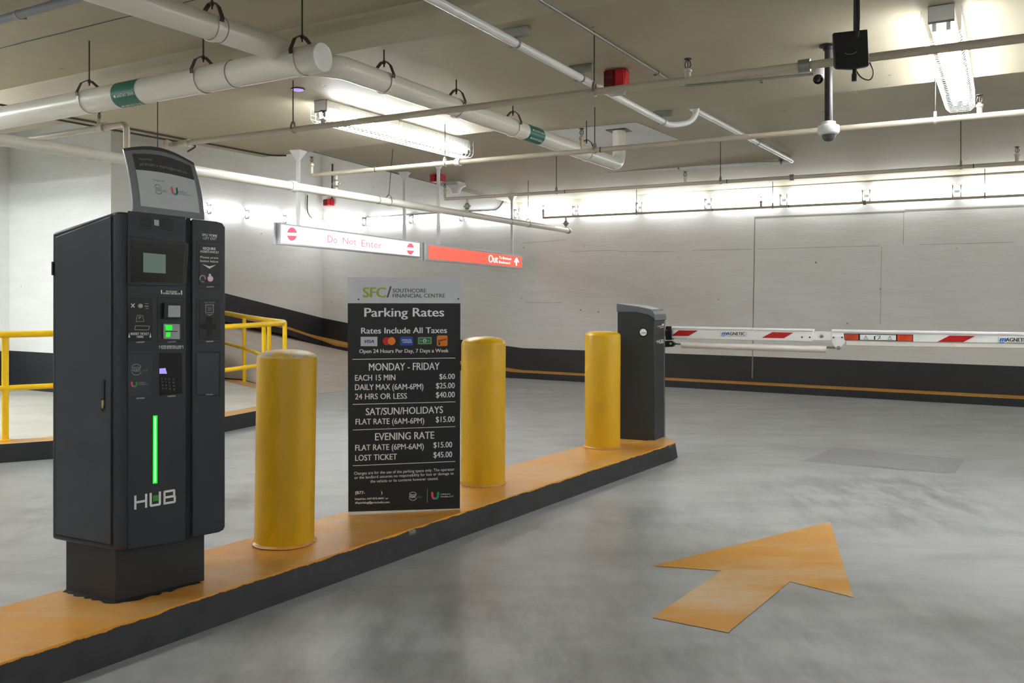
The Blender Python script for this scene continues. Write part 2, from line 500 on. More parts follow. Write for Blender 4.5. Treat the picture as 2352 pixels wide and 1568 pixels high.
# white walls left of the ramp
qa, qb = P(22, 700, 11.29), P(255, 700, 10.22)
qa.z = qb.z = 0
qc = qb + D2 * .775; qd = qc - D1 * 1.9
q0 = qa - D2 * 9
def wallseg(mbw, a, b, z0, zb, z1):
    mbw.poly([a + UP * z0, b + UP * z0, b + UP * zb, a + UP * zb], 1)
    mbw.poly([a + UP * zb, b + UP * zb, b + UP * z1, a + UP * z1], 0)
mb = MB()
for a, b in ((qa, qb), (qb, qc), (qc, qd)): wallseg(mb, a, b, 0, .652, TOPZ)
mb.build('wall_left', [M['wall_cool'], M['band']], kind='structure')
mb = MB(); wallseg(mb, q0, qa, 0, .652, TOPZ)
mb.build('wall_side', [M['wall_cool'], M['band']], kind='structure')
mb = MB(); mb.poly([AD(11, -.2, 0), AD(11, 19, 0), AD(11, 19, 3.6), AD(11, -.2, 3.6)])
mb.build('wall_right', [M['wall']], kind='structure')
mb = MB(); mb.poly([AD(-9, 19, 0), AD(11, 19, 0), AD(11, 19, 3.6), AD(-9, 19, 3.6)])
mb.build('wall_front', [M['wall']], kind='structure')

# ceiling: raised bay near the camera, dropped band beam, rising bay up to the long wall, high roof over the ramp
mb = MB()
H = 3.6
def slab(a0, a1, d0, z0, d1, z1):
    mb.prism([AD(a0, d0, z0), AD(a1, d0, z0), AD(a1, d1, z1), AD(a0, d1, z1)],
             [AD(a0, d0, H), AD(a1, d0, H), AD(a1, d1, H), AD(a0, d1, H)])
slab(EDGE, 11.1, 0, 2.957, 5.67, 3.19)
slab(EDGE, 11.1, 5.67, 2.96, 8.43, 2.96)
slab(-7.5, EDGE, 7.95, 2.96, 8.43, 2.96)
slab(-9, 11.1, 8.43, 3.19, 19, 3.19)
mb.build('ceiling', M['ceil'], kind='structure')
mb = MB()
mb.poly([AD(-12, 8, TOPZ), AD(EDGE + 1.5, 8, TOPZ), AD(EDGE + 1.5, -.2, TOPZ), AD(-12, -.2, TOPZ)])
mb.poly([AD(EDGE + .6, 8, H), AD(EDGE + .6, -.2, H), AD(EDGE + .6, -.2, TOPZ), AD(EDGE + .6, 8, TOPZ)])
mb.build('ceiling_ramp', M['ceil'], kind='structure')
# pale paint patch around the drain stack
cz = lambda px, py: (lambda r: EYE + r * ((2.957 + .233 / 5.67 * (W0.dot(D2) - EYE.dot(D2)) - CH) / (r.z + .233 / 5.67 * r.dot(D2))))(ray(px, py))
mb = MB()
mb.poly([cz(1228, 303) - UP * .003, cz(1462, 280) - UP * .003, cz(1560, 320) - UP * .003, cz(1330, 352) - UP * .003])
mb.build('trim_2', M['wall'], kind='structure')

# ================================================================== TRAFFIC ISLAND (near) and WALKWAY (left)
KH = .137
def cap_path(side_front, side_back):
    return side_front, side_back
fb = [G(-160, 1672), G(143, 1568), G(316, 1500), G(600, 1404), G(1000, 1258), G(1300, 1148), G(1500, 1072), G(1580, 1046), G(1606, 1034)]
# straighten along the fitted lane line
dirI = (G(1560, 1052) - G(143, 1568)).normalized()
nI = Vector((dirI.y, -dirI.x, 0))
base0 = G(143, 1568)
def I(sv, nv, z): return base0 + dirI * sv + nI * nv + UP * z
Lg = (G(1560, 1052) - base0).length
outline = [(-2.2, 0), (0, 0), (Lg * .5, 0), (Lg - .12, 0), (Lg + .02, -.02), (Lg + .12, -.09), (Lg + .17, -.2), (Lg + .15, -.34), (Lg + .04, -.46), (Lg - .2, -.555), (Lg - .6, -.60), (Lg * .5, -.60), (0, -.60), (-2.2, -.60)]
mb = MB()
bot = [I(a, b, -.02) for a, b in outline]
ins = [I(a - (.015 if a > Lg else 0), b + (-.02 if b > -.3 else .02), KH) for a, b in outline]
n = len(outline)
for i in range(n):
    j = (i + 1) % n
    mb.poly([bot[i], bot[j], ins[j], ins[i]], 0)
mb.poly(ins, 1)
isl = mb.build('traffic_island', [M['kerbface'], M['orange']], bevel=.012, seg=3)
tag(isl, 'long raised lane island with orange painted top and black sides carrying the pay machine', 'traffic island')

# walkway island
WZ = .155
fr = [P(-420, 1120, 6.4), G(0, 1063), G(117, 1054), G(300, 1026), G(516, 992), G(590, 976.5), G(650, 962), G(684, 948)]
for p in fr: p.z = 0
bk = [G(690, 925), G(672, 905), G(640, 893), G(590, 880), G(545, 866)]
bk = [P(690, 930, 10.45), P(672, 905, 10.75), P(640, 893, 11.2), P(590, 880, 11.85), P(555, 866, 12.35), P(505, 850, 12.8), P(440, 850, 12.7)]
for p in bk: p.z = 0
back2 = [qd + D1 * 1.5, qc, qb, qa, qa - D2 * 5.5]
ol = fr + bk + back2
cen = Vector((-5.0, 10.0, 0))
def inset(p, k): return p + (cen - p).normalized() * k
mb = MB()
n = len(ol)
w0 = len(fr) + len(bk)
ring_o = [p + UP * WZ for p in ol]
ring_i = [p + UP * WZ for p in ol]
# orange margin 0.22 m wide inside the free edge
for i in range(w0):
    a = ol[max(i - 1, 0)]; b = ol[min(i + 1, w0 - 1)]
    d = (b - a).normalized(); nn = Vector((-d.y, d.x, 0))
    ring_i[i] = ol[i] + nn * .24 + UP * WZ
for i in range(w0 - 1):
    mb.poly([ol[i] - UP * .02, ol[i + 1] - UP * .02, ring_o[i + 1], ring_o[i]], 0)
    mb.poly([ring_o[i], ring_o[i + 1], ring_i[i + 1], ring_i[i]], 1)
mb.poly(ring_i, 2)
wk = mb.build('raised_walkway', [M['kerbblack'], M['orange'], M['walk']])
tag(wk, 'raised pale concrete walkway with orange edge and black kerb behind the yellow railings', 'walkway')

# ================================================================== RAILINGS
def rail_thing(name, label, top, mid, posts):
    p0 = Vector(posts[0][0]); t = thing(name, p0, label, 'railing')
    MB().tube(arc(top, .16), .028, 14).build('top_rail', M['ryellow'], t)
    MB().tube(arc(mid, .12), .023, 12).build('middle_rail', M['ryellow'], t)
    for b, h in posts:
        b = Vector(b)
        m_ = MB(); m_.cyl(b, Vector((b.x, b.y, h)), .027, 12); m_.cyl(b, b + UP * .008, .045, 12)
        m_.build('post', M['ryellow'], t)
    return t
RT, RM = 1.055, .60
front = [(-420, 6.35), (12, 7.27), (117, 7.42), (300, 7.95), (516, 8.95), (600, 9.6), (654, 10.15)]
rl = rail_thing('walkway_railing', 'yellow two-rail tube railing around the walkway behind the pay machine',
           [at(x, Y, RT) for x, Y in front] + [at(653, 10.55, RT), at(616, 11.0, RT + .01), at(561, 12.1, RT + .03), at(515, 12.55, RT + .075), at(430, 12.5, RT + .1)],
           [at(x, Y, RM) for x, Y in front],
           [(at(12, 7.27, WZ), RT), (at(654, 10.15, WZ), RT), (at(-300, 6.62, WZ), RT), (at(330, 8.05, WZ), RT), (at(606, 10.6, WZ), RT), (at(618, 10.75, WZ), RT), (at(561, 12.1, WZ), RT + .03)])
MB().tube(arc([at(612, 10.9, RM + .0), at(561, 12.1, RM + .03), at(515, 12.55, RM + .08), at(430, 12.5, RM + .1)], .12), .023, 12).build('middle_rail', M['ryellow'], rl)

# ================================================================== BOLLARDS
def bollard(px_b, py_front, r, ztop, label, lean=0.0, dome=.03, worn=False):
    Yf = (CH - KH) * F / (py_front - HY); Yc = Yf + r
    c = Vector(((px_b - CX) / F * Yc, Yc, KH + (.003 if lean > .5 else .001)))
    t = thing('bollard', c, label, 'bollard', 'yellow bollards on the lane island')
    prof = [(r, 0), (r, .02), (r, ztop - KH - .012), (r * .985, ztop - KH)]
    m_ = MB(); m_.lathe(c, prof, 48); m_.build('post', M['yellow'], t)
    m_ = MB(); h = ztop - KH
    m_.lathe(c, [(r * .985, h), (r * .93, h + dome * .35), (r * .75, h + dome * .72), (r * .45, h + dome * .93), (r * .01, h + dome)], 48)
    m_.build('cap', M['worn'] if worn else M['yellow'], t)
    m_ = MB()
    for k in range(40):
        a0, a1 = 2 * math.pi * k / 40, 2 * math.pi * (k + 1) / 40
        ra, rb = r + .012 + .003 * math.sin(k * .8), r + .012 + .003 * math.sin((k + 1) * .8)
        f = lambda a, q, z: c + Vector((math.cos(a) * q, math.sin(a) * q, z))
        m_.poly([f(a0, ra, .001), f(a1, rb, .001), f(a1, r + .0005, .012), f(a0, r + .0005, .012)])
    m_.build('base_collar', M['orange'], t)
    t.rotation_euler = (0, math.radians(lean), 0)
    return t
bollard(653, 1263, .149, 1.078, 'yellow bollard leaning slightly with worn pale cap between pay machine and rates board', .9, .035, True)
bollard(1109, 1119, .149, 1.072, 'yellow bollard standing right behind the edge of the rates board', .3, .042)
bollard(1383.5, 1032, .147, 1.062, 'yellow bollard standing in front of the barrier cabinet', .25, .03)

# ================================================================== PAY MACHINE
YA = 3.42
zb = CH - (1268 - HY) / F * YA
A = G(270, 1268, zb); C = G(514, 1217, zb); B = G(119, 1238, zb)
fv = (C - A); sv = (B - A)
fd, sd = fv.normalized(), sv.normalized()
nF = Vector((fd.y, -fd.x, 0)); nS = Vector((sd.y, -sd.x, 0))
if nF.dot(EYE - A) < 0: nF = -nF
if nS.dot(EYE - A) < 0: nS = -nS
pm = thing('pay_machine', G(265, 1384, KH), 'dark charcoal parking pay machine with screen, keypad and green light strip on the island', 'pay machine')
zt = lambda u, v: 1.735 - .026 * u - .075 * v
mb = MB()
plan = []
def pl(u, v): return A + fv * u + sv * v
# rounded near corner
plan = [pl(.0, .075), pl(.012, .03), pl(.04, .006), pl(.085, 0), pl(1, 0), pl(1, 1), pl(0, 1)]
uv = [(0, .075), (.012, .03), (.04, .006), (.085, 0), (1, 0), (1, 1), (0, 1)]
mb.prism(plan, [p + UP * (zt(u, v) - zb) for p, (u, v) in zip(plan, uv)])
mb.build('cabinet', M['char'], pm, bevel=.012, seg=3)
# plinth
c0 = G(265, 1384, KH); p1 = onplane(470, 1300, c0, nF); p1.z = KH; p2 = onplane(151, 1300, c0, nS); p2.z = KH
p3 = p2 + (p1 - c0)
mb = MB(); mb.prism([c0, p1, p3, p2], [q + UP * (zb - KH + .01) for q in (c0, p1, p3, p2)])
mb.build('plinth', M['chardk'], pm, bevel=.004)
# mastic smeared round the foot
mb = MB()
ring = []
for a_, b_, n_ in ((p2, c0, nS), (c0, p1, nF)):
    for k in range(14):
        q = a_ + (b_ - a_) * (k / 14)
        ring.append((q, q + n_ * (.012 + .03 * random.random() * (1 if 3 < k < 13 or n_ is nF and k < 6 else .4))))
for (i0, o0), (i1, o1) in zip(ring, ring[1:]):
    mb.poly([i0 + UP * .006, i1 + UP * .006, o1 + UP * .0012, o0 + UP * .0012])
mb.build('sealant', M['grime'], pm)

def slab_on(d, key, pts, h, mat_, parent, name, bevel=.002, base=0.0):
    """raised plate on decal plane d from a pixel outline"""
    q = [onplane(x, y, d.p, d.n) + d.n * base for x, y in pts]
    m_ = MB(); m_.ext(q, d.n * h)
    return m_.build(name, mat_, parent, bevel=bevel)
ds = Decal(A, nS)
ds.poly('door_gap', [(127, 540), (259.5, 490), (259.5, 1255), (127, 1229)], 1)
ds.build('door_gap', M['seam'], pm)
door = slab_on(ds, 'door', [(130.5, 544), (257, 496), (257, 1250), (130.5, 1225)], .006, M['char2'], pm, 'side_door', .003)
dd = Decal(A + nS * .0062, nS)
dd.poly('o', [(232, 873), (242, 871), (242, 941), (237, 946), (232, 942)], 1)
dd.build('o', M['seam'], door, 'handle_recess')
m_ = MB(); q = [dd.pt(x, y) for x, y in ((233.5, 874), (240.5, 872.5), (240.5, 915), (233.5, 916))]; m_.ext(q, dd.n * .004)
m_.build('swing_handle', M['char'], door, bevel=.0015)
m_ = MB(); q = [dd.pt(x, y, 2) for x, y in ((234.5, 919), (239.5, 918), (240, 926), (239, 936), (236, 938), (234.5, 933))]; m_.ext(q, dd.n * .003)
m_.build('lock', M['brass'], door, bevel=.001)
m_ = MB(); m_.cyl(onplane(122.5, 601, A, nS) + nS * .003, onplane(122.5, 632, A, nS) + nS * .003, .005, 10)
m_.build('hinge', M['char'], pm)

# front: recessed centre panel, raised right column
df = Decal(A, nF)
slab_on(df, 'c', [(293, 484), (426, 499), (426, 1241), (293, 1261)], .004, M['char'], pm, 'front_panel', .002)
df.poly('gap', [(427, 500), (437, 501), (437, 1237), (427, 1239)], 1)
df.build('gap', M['seam'], pm, 'panel_gap')
HC = .012
colm = slab_on(df, 'r', [(439, 503), (496, 509.5), (508, 513), (514.5, 522), (514, 1208), (510, 1216), (500, 1221), (439, 1233)], HC, M['char'], pm, 'right_column', .004)
d1 = Decal(A + nF * .004, nF)      # print on the front panel
d2 = Decal(A + nF * HC, nF)        # print on the right column
# fold-line on left edge
# two speaker squares and the little camera window
for x0 in (322, 372):
    for k in range(3):
        d1.stroke('speaker_grille', [(x0 + k * 3.5, 497 + k * 4 + (x0 - 322) * .1), (x0 + 24 - k * 3.5, 500 + k * 4 + (x0 - 322) * .1), (x0 + 24 - k * 3.5, 525 - k * 4 + (x0 - 322) * .1), (x0 + k * 3.5, 522 - k * 4 + (x0 - 322) * .1), (x0 + k * 3.5, 497 + k * 4 + (x0 - 322) * .1)], 1.2)
    d1.build('speaker_grille', M['seam'], pm); del d1.b['speaker_grille']
d1.poly('cam', [(353.5, 504), (365, 505.5), (365, 519), (354.5, 517)], 1)
d1.build('cam', M['card'], pm, 'camera_window')
# screen
scr = slab_on(d1, 's', [(292.5, 541), (433, 559), (427, 656), (292, 655)], .004, M['black'], pm, 'screen_bezel', .0015)
d3 = Decal(A + nF * .0082, nF)
d3.poly('g', [(304, 551), (424, 563), (418, 649), (301, 646)], 1); d3.build('g', M['gloss'], scr, 'screen_glass')
d3.stroke('rim', [(303, 549), (431, 562), (421, 655), (297, 650), (303, 549)], 1.3, 2); d3.build('rim', M['char2'], scr, 'screen_rim')
d3.poly('l', [(328.4, 580), (380, 584.5), (380, 628), (328.4, 625)], 3); d3.build('l', M['lcd'], scr, 'lcd')
# module helper
def module(d, pts, name, m_=None, h=.003):
    return slab_on(d, name, pts, h, m_ or M['black'], pm, name, .001)
def led_tab(d, x0, x1, y):
    d.poly('tab', [(x0, y), (x1, y - 1), (x1, y + 2), (x0, y + 3)], 1); d.build('tab', M['lgtext'], pm, 'module_tab'); del d.b['tab']
# ticket module
tm = module(d1, [(294, 683), (350.5, 685), (350.5, 781), (293, 782)], 'ticket_module')
d4 = Decal(A + nF * .0072, nF)
d4.stroke('x', [(301, 697), (309, 706)], 2); d4.stroke('x', [(309, 697), (301, 706)], 2); d4.build('x', M['wtext'], tm, 'cancel_symbol')
d4.stroke('n', [(332, 697), (341, 697)], 1.2); d4.stroke('n', [(332, 703), (341, 703)], 2.4); d4.stroke('n', [(334, 708), (340, 708)], 1.6); d4.build('n', M['lgtext'], tm, 'button_note')
d4.stroke('p', [(312, 738), (315, 724), (327, 724), (331, 738), (312, 738)], 1.2)
d4.text('p', 'P', 318.5, 324, 733, 733, 726.5, .02)
d4.build('p', M['lgtext'], tm, 'ticket_symbol')
d4.stroke('s', [(309, 756), (311, 748), (343.5, 748.5), (341, 757.5), (309, 757)], 1.6)
d4.build('s', M['lgtext'], tm, 'ticket_slot_outline')
d4.text('t', 'INSERT TICKET', 300, 342, 769, 769, 763.5, .02); d4.text('t', 'HERE', 314, 329, 775.5, 775.5, 770.5, .02)
for xx in (296.5, 345): d4.poly('t', [(xx - 2, 775), (xx + 2.2, 775), (xx + .2, 763.5)])
d4.build('t', M['wtext'], tm, 'ticket_lettering')
m_ = MB(); m_.lathe(d4.pt(322, 702.5, 0), [(.0105, 0), (.0105, .002), (.008, .006), (.003, .008)], 20, nF); m_.build('coin_button', M['card'], tm)
# card modules
d1.stroke('f', [(362, 683), (420, 685), (420, 784), (361, 784), (362, 683)], 1.2); d1.build('f', M['seam'], pm, 'card_module_outline')
tap = module(d1, [(374, 695), (417, 697), (417, 731), (373, 731)], 'contactless_reader', M['black'], .016)
d5 = Decal(A + nF * .0205, nF)
m_ = MB(); q = [onplane(x, y, A + nF * .0202, nF) for x, y in ((385.5, 701), (414, 701.5), (413.5, 728.5), (385, 728.5))]; m_.ext(q, nF * .004); m_.build('reader_face', M['card'], tap, bevel=.003)
cr = module(d1, [(374, 743), (411.5, 744), (411.5, 779), (374, 778)], 'card_slot', M['card'], .008)
d6 = Decal(A + nF * .0122, nF)
d6.poly('g', [(380, 746), (395.5, 746.5), (395.5, 758.5), (380, 758.5)]); d6.poly('g', [(377.5, 746), (383, 746), (382, 749.5), (378, 749)], 2); d6.poly('g', [(381, 763), (392, 763), (391, 774), (381, 774)])
d6.build('g', M['led'], cr, 'slot_light')
d6.poly('s', [(379, 760), (407, 760.2), (407, 761.8), (379, 761.6)], 2); d6.build('s', M['gloss'], cr, 'slot')
# instruction strips
for st_ in ([(369, 666), (417.5, 668), (417.5, 677), (370, 676.5)], [(365, 793), (420.5, 793), (420.5, 801), (365, 801)]):
    d1.poly('bl', st_, 1); d1.build('bl', M['black'], pm, 'instruction_strip'); del d1.b['bl']
d1.text('ins', 'TAP OR INSERT', 380, 407, 671, 672, 667, .01, 2); d1.text('ins', 'PAYMENT CARD BELOW', 374, 414, 675.5, 676.5, 671.5, .02, 2)
for x0, x1, y0, y1 in ((369, 372, 665.5, 675), (415, 418, 667, 677)): d1.poly('ins', [(x0, y0), (x1, y0 + .5), (x1, y1), (x0 + .8, y1)], 2)
d1.build('ins', M['wtext'], pm, 'instruction_lettering'); del d1.b['ins']
d1.text('ins', 'AFTER INSERTING CARD', 369, 417, 797, 797, 793, .02, 2); d1.text('ins', 'PLEASE USE PIN PAD BELOW', 370, 416, 801, 801, 797.5, .01, 2)
for x0, x1, y0, y1 in ((365, 367, 793, 800), (418.5, 420.5, 793, 800)): d1.poly('ins', [(x0, y0), (x1, y0 + .5), (x1, y1), (x0 + .8, y1)], 2)
d1.build('ins', M['wtext'], pm, 'instruction_lettering')
# logo panel
lp = module(d1, [(295, 812), (349.5, 812), (348, 909), (295, 911)], 'logo_panel', M['char2'], .0015)
d7 = Decal(A + nF * .0057, nF)
def logo(d, key, ox, oy, sc, mw, mg, ur=True):
    """round two-line mark with arcs above and below, and the three colour U mark; built in local units"""
    X = lambda x, y: (ox + x * sc, oy + y * sc)
    for sgn in (-1, 1):
        d.stroke(key + 'w', [X(50 * math.cos(math.radians(a)), sgn * 50 * math.sin(math.radians(a))) for a in range(28, 153, 12)], 6 * sc)
    d.text(key + 'w', 'PRECISE', *[v for v in (X(-42, 0)[0], X(40, 0)[0], X(0, -6)[1], X(0, -6)[1], X(0, -24)[1])], .02)
    d.text(key + 'w', 'PARK', X(-46, 0)[0], X(34, 0)[0], X(0, 20)[1], X(0, 20)[1], X(0, -3)[1], .02, 2, .2)
    d.text(key + 'g', 'LINK', X(36, 0)[0], X(110, 0)[0], X(0, 20)[1], X(0, 20)[1], X(0, -3)[1], .0, 2, .2)
def umark(d, key, ox, oy, wd, ht, k=.3):
    # U in three colours
    W2 = wd / 2; n = 12
    outer = []; inner = []
    r = W2; cy = oy + ht - r
    prof_o = [(ox - W2, oy)] + [(ox - W2 * math.cos(math.pi * i / n), cy + r * math.sin(math.pi * i / n)) for i in range(n + 1)] + [(ox + W2, oy)]
    ri = W2 * (1 - 2 * k * .95)
    prof_i = [(ox - ri, oy + ht * .08)] + [(ox - ri * math.cos(math.pi * i / n), cy + ri * math.sin(math.pi * i / n)) for i in range(n + 1)] + [(ox + ri, oy + ht * .08)]
    m = len(prof_o)
    for i in range(m - 1):
        kk = 'a' if i < m * .35 else ('b' if i < m * .68 else 'c')
        d.poly(key + kk, [prof_o[i], prof_o[i + 1], prof_i[i + 1], prof_i[i]], 2)
logo(d7, 'l', 313, 848.5, .25, 0, 0)
umark(d7, 'u', 308, 875, 15, 14.5)
d7.text('lw', 'URBAN', 317.5, 333, 880, 879.5, 877, .02); d7.text('lw', 'MOBILITY', 317.5, 340, 884, 883.5, 881, .02)
d7.build('lw', M['lgtext'], lp, 'logo_lettering'); d7.build('lg', M['mgreen'], lp, 'logo_green')
d7.build('ua', M['pink'], lp, 'logo_coral'); d7.build('ub', M['teal'], lp, 'logo_teal'); d7.build('uc', M['mgreen'], lp, 'logo_lime')
# PIN pad recess
pp = module(d1, [(366, 811), (418, 811.5), (418.5, 903), (366, 908)], 'pin_pad', M['gloss'], .002)
d8 = Decal(A + nF * .0062, nF)
d8.poly('p', [(366, 846), (380, 845), (383.5, 858), (366, 858)], 1); d8.build('p', M['pinlcd'], pp, 'pin_pad_display')
for rI in range(4):
    for cI in range(4):
        x0 = 368 + cI * 8 + rI * .7 + (2 if cI == 3 else 0); y0 = 867 + rI * 7.4 + cI * .6
        q = [d8.pt(x, y) for x, y in ((x0, y0), (x0 + 5.6, y0 + .3), (x0 + 6.2, y0 + 4.4), (x0 + .7, y0 + 4.2))]
        m_ = MB(); m_.ext(q, nF * .003); m_.build('key', M['greydk'], pp, bevel=.0008)
for x0, x1, y in ((313, 332, 784.5), (385, 404, 783.5), (313, 332, 913), (385, 403, 908.5)): led_tab(d1, x0, x1, y)
for x0, x1, y in ((474, 491, 657.5), (473, 490, 783), (473, 490, 904.5)): led_tab(d2, x0, x1, y)
# right column print and modules
d2.text('h', 'SFC/ YORK', 464, 499, 541.5, 544.5, 536, .03); d2.text('h', 'LEFT EXIT', 466.5, 497, 549.5, 551.5, 544, .0)
d2.build('h', M['wtext'], colm, 'lane_name_lettering')
d2.stroke('o', [(452, 553.5), (513, 557.5)], 1.2); d2.stroke('o', [(452, 554), (451, 661), (511, 663)], 1.4)
d2.stroke('o', [(451, 682), (451, 786), (511, 787)], 1.4); d2.stroke('o', [(450, 808), (505, 809), (504, 908), (450, 907), (450, 808)], 1.6)
d2.build('o', M['seam'], colm, 'module_outline')
ap = module(d2, [(457.5, 562), (506, 565.5), (505, 655), (457, 653)], 'help_module', M['black'], .002)
d9 = Decal(A + nF * (HC + .0022), nF)
d9.text('t', 'REQUIRE', 466, 495, 573, 574.5, 567, .03); d9.text('t', 'ASSISTANCE?', 459, 502, 579.5, 582, 574.5, .03)
d9.text('t', 'Please press', 459.5, 501, 592.5, 594.5, 587.5, .01); d9.text('t', 'button below', 459.5, 501, 601, 603.5, 595.5, .01)
d9.poly('t', [(464, 606), (481, 611.5), (496, 608), (481, 617)])
d9.build('t', M['wtext'], ap, 'help_lettering'); del d9.b['t']
d9.stroke('t', [(458.5, 643), (460, 635), (465, 632), (470.5, 634.5), (471.5, 642)], 3.2); d9.stroke('t', [(461, 645), (469, 648)], 2)
d9.build('t', M['lgtext'], ap, 'handset_symbol')
m_ = MB(); q0_ = d9.pt(482, 640, 0)
m_.lathe(q0_, [(.0148, 0), (.0148, .002), (.0135, .003)], 24, nF); m_.build('button_ring', M['red'], ap)
m_ = MB(); m_.lathe(q0_ + nF * .001, [(.0125, 0), (.0125, .005), (.009, .007), (.002, .0075)], 24, nF)
m_.lathe(d9.pt(481.5, 631.5, 0), [(.0055, 0), (.0055, .003), (.002, .004)], 16, nF); m_.build('help_button', M['wtext'], ap)
rp = module(d2, [(457.5, 688), (506, 688.5), (506, 780), (456.5, 780)], 'receipt_module', M['black'], .002)
d9.text('r', 'TAKE RECEIPT', 469, 493.5, 696.5, 696.5, 693, .0)
d9.stroke('r', [(472, 717.5), (473, 702), (471, 700), (491, 700), (489.5, 702), (490, 717.5), (472, 717.5)], 1.7)
for k in range(3): d9.stroke('r', [(476.5, 705.5 + k * 3.5), (486, 705.5 + k * 3.5)], 1.2)
d9.poly('r', [(471, 719), (481, 722), (491.5, 719.5), (481, 725)]); d9.build('r', M['lgtext'], rp, 'receipt_lettering')
d9.poly('x', [(474, 728), (487, 728), (487, 743), (496, 743), (496, 754), (487, 754), (487, 772), (474, 772), (474, 754), (461.5, 754), (461.5, 743), (474, 743)], 1); d9.build('x', M['gloss'], rp, 'receipt_slot')
bp = module(d2, [(452.5, 810), (503, 811), (502, 905), (452.5, 904)], 'blank_module', M['char2'], .001)
# green light strip and name
gs = slab_on(d1, 'g', [(351, 954), (361, 953.5), (361, 1109.5), (350.5, 1110.5)], .004, M['led'], pm, 'light_strip', .001)
d10 = Decal(A + nF * .0082, nF); d10.poly('c', [(353.8, 957), (358.4, 956.5), (358.2, 1107), (353.6, 1107.5)]); d10.build('c', M['ledw'], gs, 'light_strip_core')
def hubmap(a, b):   # a across, b up
    return (308 + 95.5 * a, 1170 - 16 * a - 32 * b)
def hub(d, key, mp, sq=None):
    wv, wh = .052, .16
    def bar(a0, b0, a1, b1, kk=key): d.poly(kk, [mp(a0, b0), mp(a1, b0), mp(a1, b1), mp(a0, b1)], 2)
    bar(0, 0, wv, 1); bar(.26, 0, .26 + wv, 1); bar(0, .42, .3, .42 + wh)
    bar(.37, .07, .37 + wv, 1); bar(.59, .07, .59 + wv, 1); bar(.385, 0, .627, wh)
    bar(.70, 0, .70 + wv, 1); bar(.70, 0, .985, wh); bar(.70, 1 - wh, .97, 1); bar(.70, .42, .97, .42 + wh)
    bar(.948, .05, 1.0, .50); bar(.935, .52, .987, .95)
    if sq: bar(.45, .36, .58, .78, sq)
hub(d1, 'hub', hubmap, 'sq')
d1.build('hub', M['wtext'], pm, 'name_lettering'); d1.build('sq', M['mgreen'], pm, 'name_square')

# curved header board on top
hb_l = onplane(306, 480, A - nF * .02, nF); hb_r = onplane(469.5, 499, A - nF * .02, nF)
ux = hb_r - hb_l
def HS(u, v, off=0.0):
    bend = .105 * v ** 1.7
    h = (.27 - .012 * u) * v + .035 * v ** 3 * math.sin(math.pi * u)
    q = hb_l + ux * (u * (1 - .0 * v)) - nF * bend + UP * (h - .01)
    nn = (nF + UP * (.18 * 1.7 * v ** .7)).normalized()
    return q + nn * off
def grid(u0, u1, v0, v1, off, nu=14, nv=14, flat_top=None):
    m_ = MB(); vs = []
    for j in range(nv + 1):
        for i in range(nu + 1):
            u = u0 + (u1 - u0) * i / nu; v = v0 + (v1 - v0) * j / nv
            vs.append(HS(u, v, off))
    m_.add(vs, [(j * (nu + 1) + i, j * (nu + 1) + i + 1, (j + 1) * (nu + 1) + i + 1, (j + 1) * (nu + 1) + i) for j in range(nv) for i in range(nu)])
    return m_
hd = grid(0, 1, 0, 1, 0).build('header_board', M['grey'], pm)
sol = hd.modifiers.new('thick', 'SOLIDIFY'); sol.thickness = .012; sol.offset = -1
grid(.0, 1, .955, 1.0, .0012).build('header_top_band', M['greydk'], hd)  # darker grey band along the top edge of the header
grid(.10, .93, .66, .90, .0012).build('header_strip', M['greydk'], hd)
grid(.10, .93, .10, .66, .0012).build('header_paper', M['paper'], hd)
def htext(m_, q, u0, u1, vb, vt, bold=0, sh=0):
    v, f = glyphs(q, bold, sh)
    m_.add([HS(u0 + (u1 - u0) * a, vb + (vt - vb) * b, .0022) for a, b in v], f)
m_ = MB(); htext(m_, 'Inquiries:', .17, .36, .81, .845, .02); htext(m_, '647-875-8491 or sfcparking@precisebi.com', .17, .84, .73, .765, .02)
m_.build('header_lettering', M['lgtext'], hd)
m_ = MB(); htext(m_, 'Managed by:', .31, .47, .52, .545, .01); htext(m_, 'PRECISE', .325, .41, .40, .425, .02); htext(m_, 'PARK', .325, .41, .365, .395, .03, .2); htext(m_, 'LINK', .41, .48, .365, .395, .0, .2)
htext(m_, 'URBAN', .66, .78, .40, .42, .02); htext(m_, 'MOBILITY', .66, .83, .365, .385, .02)
for sg in (-1, 1):
    for a in range(30, 150, 12):
        f_ = lambda a_, r_: HS(.366 + r_ * math.cos(math.radians(a_)), .395 + sg * 1.35 * r_ * math.sin(math.radians(a_)), .0022)
        m_.poly([f_(a, .05), f_(a + 12, .05), f_(a + 12, .056), f_(a, .056)])
m_.poly([HS(.545, .35, .002), HS(.548, .35, .002), HS(.548, .47, .002), HS(.545, .47, .002)])
m_.build('paper_lettering', M['dgtext'], hd)
for nm, i0, i1, mt in (('logo_coral', 0, 5, M['pink']), ('logo_teal', 5, 10, M['teal']), ('logo_lime', 10, 15, M['dgreen'])):
    m_ = MB(); n_ = 12
    po = [(-.045, .07)] + [(-.045 * math.cos(math.pi * i / n_), -.06 * math.sin(math.pi * i / n_)) for i in range(n_ + 1)] + [(.045, .07)]
    pi_ = [(-.022, .065)] + [(-.022 * math.cos(math.pi * i / n_), -.03 * math.sin(math.pi * i / n_)) for i in range(n_ + 1)] + [(.022, .065)]
    for i in range(i0, min(i1, len(po) - 1)):
        m_.poly([HS(.60 + x, .40 + y, .0022) for x, y in (po[i], po[i + 1], pi_[i + 1], pi_[i])])
    m_.build(nm, mt, hd)

